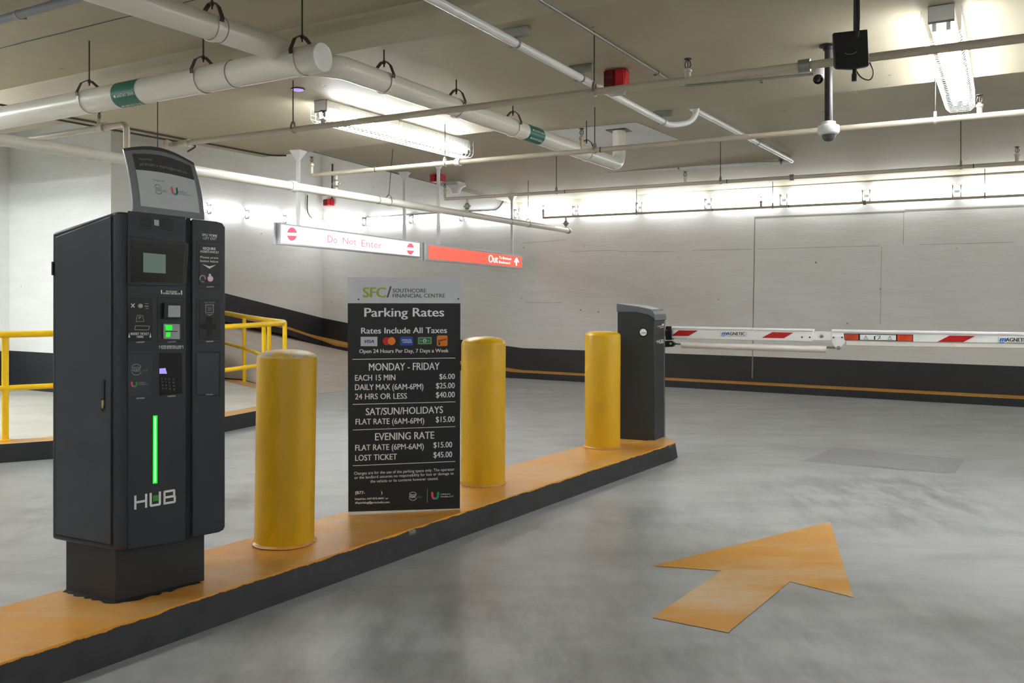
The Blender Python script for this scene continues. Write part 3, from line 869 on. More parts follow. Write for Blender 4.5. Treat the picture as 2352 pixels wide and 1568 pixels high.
# ================================================================== RATES BOARD
z3 = lambda x, y: (780 + x / 5.2267, 620 + y / 5.2267)
z4 = lambda x, y: (780 + x / 5.2267, 900 + y / 5.2267)
bl, br = G(800, 1182.5, KH), G(1056.5, 1169.5, KH)
bx = (br - bl).normalized(); bn = Vector((bx.y, -bx.x, 0))
rb = thing('rates_board', (bl + br) / 2, 'tall black and silver parking rates board standing on the island between two bollards', 'sign board')
ds3 = Decal(bl, bn, z3); ds4 = Decal(bl, bn, z4)
bn = ds3.n
tl = onplane(799, 636.5, bl, bn); tr = onplane(1057.5, 638.5, bl, bn)
mb = MB(); mb.ext([bl, br, tr, tl], -bn * .014); mb.build('board', M['foam'], rb)
ds3.poly('h', [(97, 86), (1450, 97), (1450, 399), (97, 398)], 1); ds3.build('h', M['boardgrey'], rb, 'header_panel')
k0 = ds3.pt(97, 398); k1 = ds3.pt(1450, 399)
m_ = MB(); m_.poly([k0, k1, ds4.pt(1444, 1397), ds4.pt(105, 1437)]); blk = m_.build('rates_panel', M['boardblk'], rb)
ds3.text('sfc', 'SFC', 283, 553, 328, 328, 208, .028); ds3.build('sfc', M['green'], rb, 'green_initials')
ds3.poly('hd', [(563, 330), (584, 330), (626, 195), (605, 195)], 2)
ds3.text('hd', 'SOUTHCORE', 637, 1040, 269, 269, 223, .014); ds3.text('hd', 'FINANCIAL CENTRE', 638, 1265, 330, 330, 284, .014)
ds3.build('hd', M['dgtext'], rb, 'centre_name_lettering')
for x, y in ((228, 351), (1424, 345)):
    m_ = MB(); m_.lathe(ds3.pt(x, y, 0), [(.0045, 0), (.0045, .003), (.002, .004)], 14, bn); m_.build('screw', M['steel'], rb)
Tt = lambda d, *a, **k: d.text('w', *a, **k)
Tt(ds3, 'Parking Rates', 300, 1252, 560, 556, 455, .022)
Tt(ds3, 'Rates Include All Taxes', 260, 1288, 762, 755, 692, .02)
Tt(ds3, 'Open 24 Hours Per Day, 7 Days a Week', 237, 1308, 996, 987, 951, .016)
Tt(ds3, 'MONDAY - FRIDAY', 353, 1200, 1207, 1195, 1120, .012)
for q, a, b, y0, y1, yt in (('EACH 15 MIN', 186, 668, 1328, 1321, 1260), ('$6.00', 1198, 1382, 1308, 1306, 1245), ('DAILY MAX (6AM-6PM)', 186, 1005, 1440, 1430, 1372), ('$25.00', 1157, 1382, 1420, 1417, 1354), ('24 HRS OR LESS', 186, 808, 1552, 1543, 1485), ('$40.00', 1157, 1382, 1530, 1525, 1464)):
    Tt(ds3, q, a, b, y0, y1, yt, .012)
for q, a, b, y0, y1, yt in (('SAT/SUN/HOLIDAYS', 315, 1240, 278, 252, 195), ('FLAT RATE (6AM-6PM)', 193, 1015, 390, 375, 323), ('$15.00', 1155, 1380, 362, 357, 295), ('EVENING RATE', 427, 1135, 580, 558, 494), ('FLAT RATE (6PM-6AM)', 188, 1010, 703, 683, 635), ('$15.00', 1127, 1350, 668, 662, 602), ('LOST TICKET', 188, 688, 826, 808, 757), ('$45.00', 1127, 1350, 787, 780, 720)):
    Tt(ds4, q, a, b, y0, y1, yt, .012)
for q, a, b, y0, y1, yt, bo in (('Charges are for the use of the parking space only. The operator', 173, 1378, 994, 942, 959, 0), ('or the landlord assumes no responsibility for loss or damage to', 178, 1368, 1044, 990, 1010, 0), ('the vehicle or its contents however caused.', 370, 1185, 1088, 1052, 1054, 0), ('(B77-', 188, 303, 1225, 1224, 1190, .02), (')', 497, 512, 1222, 1222, 1188, .02), ('Inquiries: 647-875-8491 or', 186, 585, 1293, 1285, 1270, .02), ('sfcparking@precisebi.com', 186, 600, 1340, 1332, 1315, .02), ('URBAN', 1213, 1325, 1233, 1230, 1219, .01), ('MOBILITY', 1213, 1368, 1264, 1259, 1249, .01)):
    Tt(ds4, q, a, b, y0, y1, yt, bo)
for d, (a, b) in ((ds3, ((153, 1071), (1390, 1055))), (ds4, ((157, 148), (1390, 117))), (ds4, ((158, 455), (1390, 414))), (ds4, ((160, 884), (1390, 832)))): d.stroke('w', [a, b], 7, 2)
ds4.stroke('w', [(1053, 1160), (1051, 1330)], 2.5, 2)
logo(ds4, 'l', 880, 1250, 1.0, 0, 0); umark(ds4, 'u', 1147, 1195, 96, 97)
ds3.build('w', M['wtext'], blk, 'upper_lettering'); ds4.build('w', M['wtext'], blk, 'lower_lettering')
ds4.build('lw', M['wtext'], blk, 'logo_lettering'); ds4.build('lg', M['mgreen'], blk, 'logo_green')
ds4.build('ua', M['pink'], blk, 'logo_coral'); ds4.build('ub', M['teal'], blk, 'logo_teal'); ds4.build('uc', M['mgreen'], blk, 'logo_lime')
# payment marks
ds3.rect('v', 253, 800, 453, 913, 2); ic = ds3.build('v', M['paper'], blk, 'white_card_mark')
ds3.text('vt', 'VISA', 300, 412, 876, 874, 838, .03, 3, .25); ds3.build('vt', M['navy'], ic, 'card_name')
ds3.disc('r', 563, 854, 46, 2, 48); ds3.build('r', M['red'], blk, 'red_disc_mark')
ds3.disc('a', 624, 852, 46, 3, 48); ds3.build('a', M['amber'], blk, 'orange_disc_mark')
ds3.rect('b', 728, 799, 880, 904, 2); ic = ds3.build('b', M['blue'], blk, 'blue_card_mark')
ds3.text('bt', 'AMERICAN', 745, 860, 848, 848, 829, .02, 3); ds3.text('bt', 'EXPRESS', 762, 868, 875, 874, 855, .02, 3); ds3.build('bt', M['wtext'], ic, 'card_name')
ds3.poly('g', [(935, 808), (944, 800), (1102, 799), (1110, 806), (1110, 886), (1102, 893), (944, 895), (935, 887)], 2); ic = ds3.build('g', M['dgreen'], blk, 'green_cash_mark')
ds3.stroke('gb', [(950, 814), (1096, 812), (1096, 880), (950, 882), (950, 814)], 5, 3); ds3.disc('gb', 1022, 848, 24, 3); ds3.disc('gb', 975, 849, 7, 3); ds3.disc('gb', 1067, 848, 7, 3); ds3.build('gb', M['paper'], ic, 'cash_mark_lines')
ds3.text('gd', '$', 1010, 1034, 861, 861, 838, .03, 4); ds3.build('gd', M['dgreen'], ic, 'cash_symbol')
ds3.poly('i', [(1168, 797), (1180, 785), (1284, 784), (1295, 795), (1295, 901), (1284, 912), (1180, 913), (1168, 902)], 2); ic = ds3.build('i', M['amber'], blk, 'amber_card_mark')
ds3.text('it', 'Interac', 1183, 1285, 862, 838, 835, .02, 3, .1); ds3.poly('it', [(1182, 870), (1200, 862), (1206, 880), (1203, 898), (1190, 900)], 3); ds3.build('it', M['boardblk'], ic, 'card_name')

# ================================================================== BARRIER GATE
g0, g1, g2, g3 = G(1418, 1007, KH), G(1489, 1011.5, KH), G(1503, 1012, KH), G(1528, 1003, KH)
gs_d = (g1 - g0).normalized(); gf_d = (g3 - g2).normalized()
bg = thing('barrier_gate', g1, 'grey barrier cabinet at the island end with a white and red folding arm', 'barrier gate')
back = (g3 - g2) * 1.0
g4 = g3 + (g0 - g1) * 1.0 + (g1 - g2) * .3
plan = [g0, g1, g2, g3, g4]
hts = [1.285, 1.225, 1.185, 1.185, 1.25]
mb = MB(); mb.prism(plan, [Vector((p.x, p.y, h)) for p, h in zip(plan, hts)])
mb.build('cabinet', M['gate'], bg, bevel=.004)
# hood: profile along the side, swept along the front
nGs = Vector((gs_d.y, -gs_d.x, 0)); nGf = Vector((gf_d.y, -gf_d.x, 0))
if nGs.dot(EYE - g1) < 0: nGs = -nGs
if nGf.dot(EYE - g2) < 0: nGf = -nGf
mb = MB()
topz = [(0 - .012, 1.316), (.55, 1.292), (.80, 1.276), (.90, 1.268), (.96, 1.252), (1.0, 1.225), (1.02, 1.173)]
botz = [1.245, 1.245, 1.225, 1.212, 1.20, 1.186, 1.173]
top_a = []; bot_a = []
lenS = (g2 - g0).length
for (s_, z), bz in zip(topz, botz):
    q = g0 + (g2 - g0) * s_
    o_ = nGs * .006
    top_a.append(Vector((q.x, q.y, z)) + o_); bot_a.append(Vector((q.x, q.y, max(bz, 0))) + o_)
swe = (g3 - g2) + gf_d * .012
secA = top_a; secB = [p + swe for p in top_a]
n_ = len(secA)
for i in range(n_ - 1):
    mb.poly([secA[i], secA[i + 1], secB[i + 1], secB[i]])
    mb.poly([secA[i], secA[i + 1], bot_a[i + 1], bot_a[i]], 0)
    mb.poly([secB[i], secB[i + 1], bot_a[i + 1] + swe, bot_a[i] + swe], 0)
mb.poly([secA[0], secB[0], bot_a[0] + swe, bot_a[0]])
mb.poly([bot_a[i] for i in range(n_)] + [bot_a[i] + swe for i in reversed(range(n_))])
mb.build('hood', M['gatel'], bg)
dg_s = Decal(g0 + nGs * .001, nGs); dg_f = Decal(g2 + nGf * .001, nGf)
m_ = MB(); m_.lathe(dg_s.pt(1478, 763, 0), [(.041, 0), (.041, .004), (.036, .006)], 28, nGs); ring_o_ = m_.build('button_ring', M['black'], bg)
m_ = MB(); m_.lathe(dg_s.pt(1478, 763, 0), [(.030, .004), (.030, .009), (.02, .011), (.003, .0115)], 28, nGs); m_.build('release_button', M['white'], bg)
dgb = Decal(g0 + nGs * .0135, nGs); [dgb.stroke('t', [(x, 762.8), (x + .2, 765.2)], 1.0) for x in (1473.6, 1475.6, 1477.4, 1478.8, 1480.4, 1482.4)]; dgb.build('t', M['dgtext'], bg, 'button_lettering')
hub(dg_f, 'hub', lambda a, b: (1509.5 + 14 * a, 788.5 - .8 * a - 8.5 * b)); dg_f.stroke('hub', [(1507, 784), (1509, 784)], 1.2)
dg_f.poly('hub', [(1520, 743.6), (1524.6, 743.2), (1524.6, 746.4), (1520, 746.9)], 2); dg_f.stroke('hub', [(1510, 749.5), (1524, 747.5)], 1); dg_f.stroke('hub', [(1515, 752.5), (1524, 751)], 1)
dg_f.build('hub', M['wtext'], bg, 'cabinet_lettering')
dg_f.poly('e', [(1525.2, 737), (1526.4, 737), (1526.2, 1002), (1525, 1002.5)], 1); dg_f.build('e', M['galv'], bg, 'edge_reflection')  # pale strip paints in the reflection along the cabinet edge
m_ = MB(); m_.prism([g1 - nGs * -.01, g2 + nGf * .008 + nGs * .006, g3 + nGf * .008], [p + UP * .006 for p in (g1 - nGs * -.01, g2 + nGf * .008 + nGs * .006, g3 + nGf * .008)]); m_.build('base_plate', M['galv'], bg)

ap0 = Vector((1.42, 7.76, 0)); ad_ = Vector((.843, -.537, 0)).normalized(); an = Vector((ad_.y, -ad_.x, 0))
da = Decal(ap0, an); an = da.n
arm = MB()
def armpiece(pts, th, name, m_, parent, bev=.006, base=0.0):
    q = [onplane(x, y, ap0, an) + an * base for x, y in pts]
    b_ = MB(); b_.ext(q, -an * th); return b_.build(name, m_, parent, bevel=bev)
ar = armpiece([(1541, 750), (1868, 756.5), (1866.5, 784.5), (1541, 777.5)], .05, 'inner_arm', M['armw'], bg)
armpiece([(1541, 749.3), (1868, 755.8), (1868, 760.5), (1541, 754.8)], .052, 'arm_lip', M['white'], ar, .004, .006)
kn = armpiece([(1866, 761.5), (1912, 762), (1912, 782), (1866, 781)], .03, 'knuckle', M['armw'], bg, .003, -.008)
m_ = MB(); m_.lathe(da.pt(1887, 772, 0) - an * .008, [(.014, 0), (.014, .006), (.006, .01)], 18, an); m_.build('pivot_bolt', M['galv'], kn)
ar2 = armpiece([(1910, 757.5), (2352, 764), (2640, 768), (2640, 797), (2352, 789.5), (1910, 783)], .05, 'outer_arm', M['armw'], bg)
armpiece([(1910, 756.8), (2352, 763.3), (2640, 767.3), (2640, 773.5), (2352, 769.5), (1910, 762.3)], .052, 'arm_lip', M['white'], ar2, .004, .006)
armpiece([(1942, 782.5), (2352, 789.5), (2640, 796), (2640, 808), (2352, 800), (1942, 793.5)], .04, 'arm_rail', M['armr'], ar2, .004, -.004)
armpiece([(1911, 771), (1938, 771), (1941, 786), (1931, 801), (1923, 803), (1918, 796), (1911, 786)], .012, 'link_plate', M['armw'], ar2, .002, .012)
m_ = MB(); m_.lathe(da.pt(1926.5, 798.5, 0) + an * .012, [(.017, 0), (.017, .006), (.008, .01)], 18, an); m_.build('link_bolt', M['galv'], ar2)
for x, y in ((1842, 774), (1860, 774.5)):
    m_ = MB(); m_.lathe(da.pt(x, y, 0), [(.007, 0), (.007, .004), (.003, .006)], 12, an); m_.build('screw', M['steel'], ar)
for x, y in ((1915.5, 774.5), (1935, 774.5)):
    m_ = MB(); m_.lathe(da.pt(x, y, 0) + an * .012, [(.007, 0), (.007, .004), (.003, .006)], 12, an); m_.build('screw', M['steel'], ar2)
da2 = Decal(ap0 - an * .03, an)
m_ = MB(); m_.tube([da2.pt(1566, 792, 0), da2.pt(1899, 802.5, 0)], .029, 16); rod = m_.build('tie_tube', M['armr'], bg)
m_ = MB(); m_.tube([da2.pt(1548, 789.5, 0), da2.pt(1567, 790, 0)], .009, 10); m_.tube([da2.pt(1897, 797.5, 0), da2.pt(1926, 798.5, 0)], .009, 10); m_.build('tie_rod', M['galv'], rod)
# black flange clamps at the pivot
armpiece([(1529, 757), (1543.5, 757), (1543.5, 772.5), (1529, 772.5)], .09, 'pivot_flange', M['black'], bg, .006, .02)
for k in range(3): armpiece([(1530.5 + k * 4.4, 749), (1534 + k * 4.4, 749), (1533 + k * 4.4, 757), (1529.5 + k * 4.4, 757)], .08, 'clamp_fin', M['black'], bg, .002, .015)
armpiece([(1529, 772.5), (1543.5, 772.5), (1543.5, 779.5), (1541, 780.5), (1529, 780.5)], .07, 'lower_clamp', M['black'], bg, .004, .012)
lk = armpiece([(1528, 782), (1544, 782), (1549.5, 786), (1550, 791), (1546, 796), (1528, 797)], .05, 'link_bracket', M['black'], bg, .004, .02)
m_ = MB(); m_.lathe(da.pt(1542.5, 788.5, 0) + an * .02, [(.012, 0), (.012, .005), (.005, .008)], 16, an); m_.build('link_pin', M['galv'], lk)
for st_ in ([(1542.5, 770.5), (1559, 758.3), (1603, 758.7), (1581.5, 771.3)], [(1749.5, 775.5), (1774, 762.3), (1822.5, 763.6), (1800.5, 776.5)]):
    da.poly('r', st_, 2); da.build('r', M['dred'], ar, 'red_stripe'); del da.b['r']
da.poly('r2', [(2153, 784.7), (2181, 770.3), (2239.6, 771.3), (2212, 785.6)], 2); da.build('r2', M['dred'], ar2, 'red_stripe')
def magnetic(x, yb, k, sl, par):
    Y_ = lambda dx: yb + sl * dx
    da.text('m', 'm', x, x + 12 * k, Y_(0), Y_(12 * k), Y_(0) - 9.5 * k, .05, 2, .3); da.stroke('m', [(x - 1, Y_(0) + 1.9 * k), (x + 9 * k, Y_(9) + 1.9 * k)], 1.4 * k, 2); da.build('m', M['lblue'], par, 'maker_initial'); del da.b['m']
    da.text('a', 'AGNETIC', x + 12 * k, x + 54 * k, Y_(12 * k), Y_(54 * k), Y_(12 * k) - 7 * k, .03, 2)
    da.stroke('a', [(x + 12 * k, Y_(12 * k) + 2 * k), (x + 56 * k, Y_(56 * k) + 2 * k)], .6 * k, 2); da.stroke('a', [(x - 2.5 * k, Y_(0) - 9 * k), (x - 2.5 * k, Y_(0) + 2.5 * k)], .5 * k, 2); da.stroke('a', [(x + 57.5 * k, Y_(57 * k) - 7 * k), (x + 57.5 * k, Y_(57 * k) + 2.5 * k)], .5 * k, 2)
    da.build('a', M['boardblk'], par, 'maker_lettering'); del da.b['a']
magnetic(1657.5, 769.3, 1.0, .011, ar); magnetic(2296, 784.0, 1.22, .013, ar2)
da.poly('k', [(1938, 765.3), (2097.5, 768), (2097.5, 784), (1939.5, 780.8)], 2); wl = da.build('k', M['boardblk'], ar2, 'warning_label')
for st_ in ([(1939.8, 766.6), (1971.5, 767.2), (1971.5, 780.3), (1941, 779.7)], [(2061.5, 768.8), (2096, 769.3), (2096, 782.6), (2061.5, 781.9)]):
    da.poly('o', st_, 3); da.build('o', M['orl'], wl, 'orange_field'); del da.b['o']
for x0, x1, yy in ((1943, 1969, 768.5), (2066, 2093, 770.5)):
    for k in range(4): da.stroke('ol', [(x0, yy + k * 3), (x1 - (k * 7) % 11, yy + k * 3 + .4)], .8, 4)
da.build('ol', M['fired'], wl, 'warning_lines')
da.poly('w', [(1975.5, 767.9), (2058, 769.2), (2058, 781.3), (1975.5, 780)], 3); da.build('w', M['white'], wl, 'white_field')
for x in (1989, 2044): da.stroke('s', [(x, 770.3 + (x - 1989) * .015), (x - 4.5, 778.5 + (x - 1989) * .015), (x + 4.5, 778.6 + (x - 1989) * .015), (x, 770.3 + (x - 1989) * .015)], .8, 4); da.stroke('s', [(x, 773), (x, 776.5)], .9, 4)
da.rect('s', 2007.5, 771.5, 2010.7, 779.8, 4); da.stroke('s', [(2010, 772), (2014, 770.8), (2019, 771.5)], 1, 4); da.stroke('s', [(2016, 779.5), (2019, 776), (2021, 772), (2023, 774.5)], 1.3, 4); da.stroke('s', [(2019, 776), (2023.5, 777.5)], 1.1, 4); da.disc('s', 2021.5, 770.5, 1, 4)
da.build('s', M['boardblk'], wl, 'warning_symbols')

# ================================================================== HANGING LIT SIGNS
def lit_sign(x0, Y0, x1, Y1, yt0, yb0, yt1, yb1, label, posts, white):
    zt_ = (CH + (HY - yt0) / F * Y0 + CH + (HY - yt1) / F * Y1) / 2
    zb_ = (CH + (HY - yb0) / F * Y0 + CH + (HY - yb1) / F * Y1) / 2
    a = at(x0, Y0, 0); b = at(x1, Y1, 0); dx = (b - a).normalized(); nn = Vector((dx.y, -dx.x, 0))
    if nn.dot(EYE - a) < 0: nn = -nn
    t = thing('hanging_sign', (a + b) / 2 + UP * zb_, label, 'lit sign')
    d = Decal(a, nn)
    m_ = MB(); m_.prism([a + UP * zb_, b + UP * zb_, b + UP * zt_, a + UP * zt_], [a - nn * .032 + UP * zb_, b - nn * .032 + UP * zb_, b - nn * .032 + UP * zt_, a - nn * .032 + UP * zt_]); m_.build('housing', M['alu'], t, bevel=.003)
    k0, k1, k2, k3 = a - dx * .03 - nn * .036 + UP * zb_, b + dx * .02 - nn * .05 + UP * zb_, b + dx * .26 - nn * .05 + UP * zt_, a - dx * .03 - nn * .036 + UP * zt_
    m_ = MB(); m_.prism([k0, k1, k2, k3], [q_ - nn * .014 for q_ in (k0, k1, k2, k3)]); m_.build('back_panel', M['alu'], t)
    m_ = MB(); m_.prism([a + dx * .1 - nn * .03 + UP * (zb_ + .02), b - dx * .05 - nn * .03 + UP * (zb_ + .02), b - dx * .05 - nn * .03 + UP * (zt_ - .01), a + dx * .1 - nn * .03 + UP * (zt_ - .01)], [a + dx * .1 - nn * .052 + UP * (zb_ + .02), b - dx * .05 - nn * .052 + UP * (zb_ + .02), b - dx * .05 - nn * .052 + UP * (zt_ - .01), a + dx * .1 - nn * .052 + UP * (zt_ - .01)]); m_.build('spacer', M['seam'], t)
    for px_, Yp in posts:
        q = at(px_, Yp, zt_); q = onplane(px_, 520, a - nn * .035, nn); q.z = zt_
        top = ceilz(q)
        if top > 4: top = 3.1
        p_ = MB(); p_.box(q + UP * ((top - zt_) / 2 - .02), dx * .035, nn * .035, UP * (top - zt_ + .04))
        hd_ = [q + dx * sx * .07 + nn * sy * .07 + UP * (top - zt_) for sx, sy in ((-1, -1), (1, -1), (1, 1), (-1, 1))]
        lo_ = [q + dx * sx * .018 + nn * sy * .018 + UP * (top - zt_ - .10) for sx, sy in ((-1, -1), (1, -1), (1, 1), (-1, 1))]
        p_.prism(lo_, hd_); p_.build('hanger_post', M['white'], t)
    return t, d, a, b, nn, zt_, zb_
t, d, a, b, nn, z1_, z0_ = lit_sign(642, 8.9, 965, 12.24, 510, 560, 556, 592.5, 'glowing white Do Not Enter sign hung from the ceiling', [(685, 9.3), (929, 11.7)], True)
def inner_pt(a, b, u, z, nn, off=.003): return a + (b - a) * u + UP * z + nn * off
hgt = z1_ - z0_
m_ = MB(); m_.poly([inner_pt(a, b, .008, z0_ + .02, nn), inner_pt(a, b, .992, z0_ + .02, nn), inner_pt(a, b, .992, z1_ - .02, nn), inner_pt(a, b, .008, z1_ - .02, nn)])
face = m_.build('lit_face', M['signw'], t)
dz = Decal(a + nn * .004, nn)
for x, y, rx, ry in ((670.5, 537.5, 11.3, 15.5), (942.5, 571.5, 8.3, 13.2)):
    dz.disc('d', x, y, rx, 1, ry)
    dz.poly('bar', [(x - rx * .92, y - 3.6), (x + rx * .92, y - 2.6), (x + rx * .92, y + 4.0), (x - rx * .92, y + 3.2)], 3)
    dz.build('d', M['signp'], face, 'no_entry_disc'); dz.build('bar', M['signy'], face, 'no_entry_bar'); dz.b = {}
for q, x0, x1, yb0, yb1, yt in (('Do', 752, 774.5, 556.5, 559, 540), ('Not', 787, 818, 560, 562.5, 544.5), ('Enter', 830, 877, 566, 571, 550)):
    dz.text('t', q, x0, x1, yb0, yb1, yt, .006, 2)
dz.build('t', M['signt'], face, 'sign_lettering')
t, d, a, b, nn, z1_, z0_ = lit_sign(978.5, 10.55, 1200, 14.1, 556, 597, 587, 618, 'glowing red Out sign with white arrow hung in front of the long wall', [(1007, 11.0), (1176, 13.6)], False)
m_ = MB(); m_.poly([inner_pt(a, b, .02, z0_ + .025, nn), inner_pt(a, b, .985, z0_ + .025, nn), inner_pt(a, b, .985, z1_ - .03, nn), inner_pt(a, b, .02, z1_ - .03, nn)])
face = m_.build('lit_face', M['signr'], t)
dz = Decal(a + nn * .004, nn, lambda x, y: (960 + x / 8.711, 540 + y / 8.711))
dz.text('t', 'Out', 1412, 1600, 540, 552, 392, .02, 2); dz.text('t', 'To Bremner', 1622, 1870, 470, 500, 418, .03, 2); dz.text('t', 'Boulevard', 1622, 1838, 556, 580, 508, .03, 2)
dz.stroke('t', [(1968, 610), (1968, 465)], 26, 2); dz.stroke('t', [(1930, 540), (1970, 455), (2012, 545)], 22, 2)
dz.build('t', M['signy'], face, 'sign_lettering')

# ================================================================== WALL LIGHTS
NUM = ['first', 'second', 'third', 'fourth', 'fifth', 'sixth', 'seventh', 'eighth', 'ninth', 'tenth', 'eleventh', 'twelfth', 'thirteenth', 'fourteenth', 'fifteenth', 'sixteenth']
def wall_light(c, ax, nrm, L, label, group):
    t = thing('wall_light', c, label, 'wall light', group)
    m_ = MB(); m_.box(c + nrm * .02, ax * (L * .98), nrm * .04, UP * .115); m_.build('housing', M['galv'], t, bevel=.006)
    prof = []
    for k in range(9):
        th = -math.pi / 2 + math.pi * k / 8
        cy, cz_ = math.cos(th), math.sin(th)
        prof.append((abs(cy) ** .6 * .085 * (1 if cy > 0 else 0) + .03, (abs(cz_) ** .7) * (1 if cz_ > 0 else -1) * .078))
    rows = []
    for xx, sc in ((-.5, .58), (-.49, .78), (-.455, .94), (-.38, 1), (.38, 1), (.455, .94), (.49, .78), (.5, .58)):
        rows.append([c + ax * (xx * L) + nrm * (.03 + (y - .03) * sc) + UP * (z * sc) for y, z in prof])
    m_ = MB(); k_ = len(prof)
    m_.add([p for r in rows for p in r], [(i * k_ + j, i * k_ + j + 1, (i + 1) * k_ + j + 1, (i + 1) * k_ + j) for i in range(len(rows) - 1) for j in range(k_ - 1)] + [tuple(range(k_)), tuple(range((len(rows) - 1) * k_, len(rows) * k_))])
    m_.build('diffuser', M['lamp'], t)
    m_ = MB()
    for sg in (-1, 1): m_.box(c + ax * (sg * (L / 2 - .012)) + nrm * .055, ax * .014, nrm * .085, UP * .166)
    m_.build('end_clip', M['galv'], t, bevel=.004)
    m_ = MB(); m_.cyl(c + ax * (L / 2 - .01) + nrm * .04, c + ax * (L / 2 + .075) + nrm * .04, .016, 10); m_.build('connector', M['galv'], t)
    return t
js = [-7.04 + 1.106 * k for k in range(16)]  # unseen ones past the right view edge are added for extra light
for k, t0 in enumerate(js):
    zl = 2.772 - .0028 * k
    wall_light(AD(t0 + .55, 0, zl), D1, -D2, 1.03, NUM[k] + ' long white wall light from the far corner on the long wall', 'row of lights on the long wall')
for k in range(9):  # added row out of view that lights the long wall and lane
    wall_light(AD(11, .8 + 1.106 * k, 2.76), D2, -D1, 1.03, NUM[k] + ' added fill light from the corner on the right end wall outside the view', 'row of added lights on the right end wall')
lj = [0.06, 1.106, 2.01, 2.83, 3.7]
for k, (s0, s1) in enumerate(zip(lj, lj[1:])):
    wall_light(LW((s0 + s1) / 2, 2.785 + .02 * k), -D2, D1, (s1 - s0) * .93, NUM[k] + ' white wall light from the far corner on the ramp side wall', 'row of lights on the ramp wall')

# ================================================================== FLUORESCENT STRIPS
def strip(a_, d0, d1_, zc, label, a1=None, guard=True):
    p0, p1 = AD(a_, d0, zc), AD(a_ if a1 is None else a1, d1_, zc)
    L = (p1 - p0).length; ax = (p1 - p0).normalized(); sx = ax.cross(UP)
    c = (p0 + p1) / 2
    t = thing('strip_light', c, label, 'ceiling light', 'fluorescent strips on the ceiling')
    m_ = MB(); m_.box(c - UP * .0425, ax * L, sx * .125, UP * .085); m_.build('channel', M['white'], t, bevel=.004)
    for e in (-1, 1):
        q = c + ax * (e * (L / 2 - .008))
        m_ = MB(); m_.box(q - UP * .048, ax * .014, sx * .128, UP * .096); ep = m_.build('end_plate', M['galv'], t, bevel=.002)
    for e in (-1, 0, 1):
        for s_ in (-1, 1):
            q = c + ax * (e * (L / 2 - .03)) + sx * (s_ * .034)
            m_ = MB(); m_.box(q - UP * .105, ax * (.03 if e else .05), sx * .024, UP * .06); m_.build('lamp_holder', M['white'], t, bevel=.003)
    for h in (-1, 1):
        for s_ in (-1, 1):
            q = c + ax * (h * L / 4) + sx * (s_ * .034) - UP * .115
            m_ = MB(); m_.cyl(q - ax * (L / 4 - .035), q + ax * (L / 4 - .035), .0165, 8); m_.build('tube', M['tube'], t)
    if not guard: return t
    m_ = MB()
    gw, gh = .098, .175
    n_ = int(L / .055)
    for i in range(n_ + 1):
        q = c - ax * (L / 2) + ax * (L * i / n_)
        m_.tube([q - sx * (gw + .0) - UP * .02, q - sx * gw - UP * (gh - .03), q - sx * (gw - .03) - UP * gh, q + sx * (gw - .03) - UP * gh, q + sx * gw - UP * (gh - .03), q + sx * gw - UP * .02], .0014, 4)
    for y, z in ((-gw, .06), (-gw, .11), (-gw, gh - .03), (-gw + .03, gh), (-.02, gh), (.02, gh), (gw - .03, gh), (gw, gh - .03), (gw, .11), (gw, .06)):
        m_.tube([c - ax * L / 2 + sx * y - UP * z, c + ax * L / 2 + sx * y - UP * z], .0014, 4)
    m_.build('wire_guard', M['white'], t)
    return t
strip(-.19, 7.50, 5.38, 2.957, 'caged fluorescent strip light beside the big drain pipe')
strip(4.28, 7.52, 5.36, 2.957, 'caged fluorescent strip light at the upper right beyond the dome camera')
for a_, d_, q_ in ((-.2, 17.2, 'rear left'), (4.28, 17.2, 'rear middle'), (8.73, 17.2, 'rear right'), (8.73, 7.5, 'far right'), (-.2, 13.6, 'near left')):  # added lamps out of view that lift the general light level
    strip(a_, d_, d_ - 2.4, 3.187 if d_ > 9 else 2.957, 'added unseen fluorescent strip light for general fill, ' + q_ + ' one of the row', guard=False)
strip(-3.9, 11.0, 8.65, 3.187, 'caged fluorescent strip light above the walkway beside the machine')

for d_, q_ in ((9.1, 'first'), (10.4, 'second')):  # added lamps out of view, turned to brighten the white wall
    strip(-6.5, d_, d_, 3.187, 'added unseen strip light brightening the white wall left of the machine, ' + q_ + ' from the beam', -4.05, False)

# ================================================================== PIPES
class Pipe:
    def __init__(s, p0, p1): s.p0, s.p1 = Vector(p0), Vector(p1); s.d = (s.p1 - s.p0).normalized()
    def px(s, px):
        r = (px - CX) / F
        den = (s.p1.x - s.p0.x) - r * (s.p1.y - s.p0.y)
        k = (r * s.p0.y - s.p0.x) / den
        return s.p0 + (s.p1 - s.p0) * k
def pz(px, py, z): return P(px, py, (z - CH) * F / (HY - py))
def band(m_, p, d, r, wd, mi=0, seg=24):
    m_.tube([p - d * wd / 2, p + d * wd / 2], r, seg, mi)
def pipe_thing(name, label, path, r, m_, couplings=(), cat='pipe', rad=.1, seg=20, parts=None):
    t = thing(name, path[0], label, cat)
    b_ = MB(); b_.tube(arc(path, rad, 8), r, seg); b_.build('pipe', m_, t)
    for p, dd_, wd, rr, mt in couplings:
        b_ = MB(); band(b_, p, dd_, r + rr, wd, 0, seg); b_.build('coupling', mt, t)
    return t

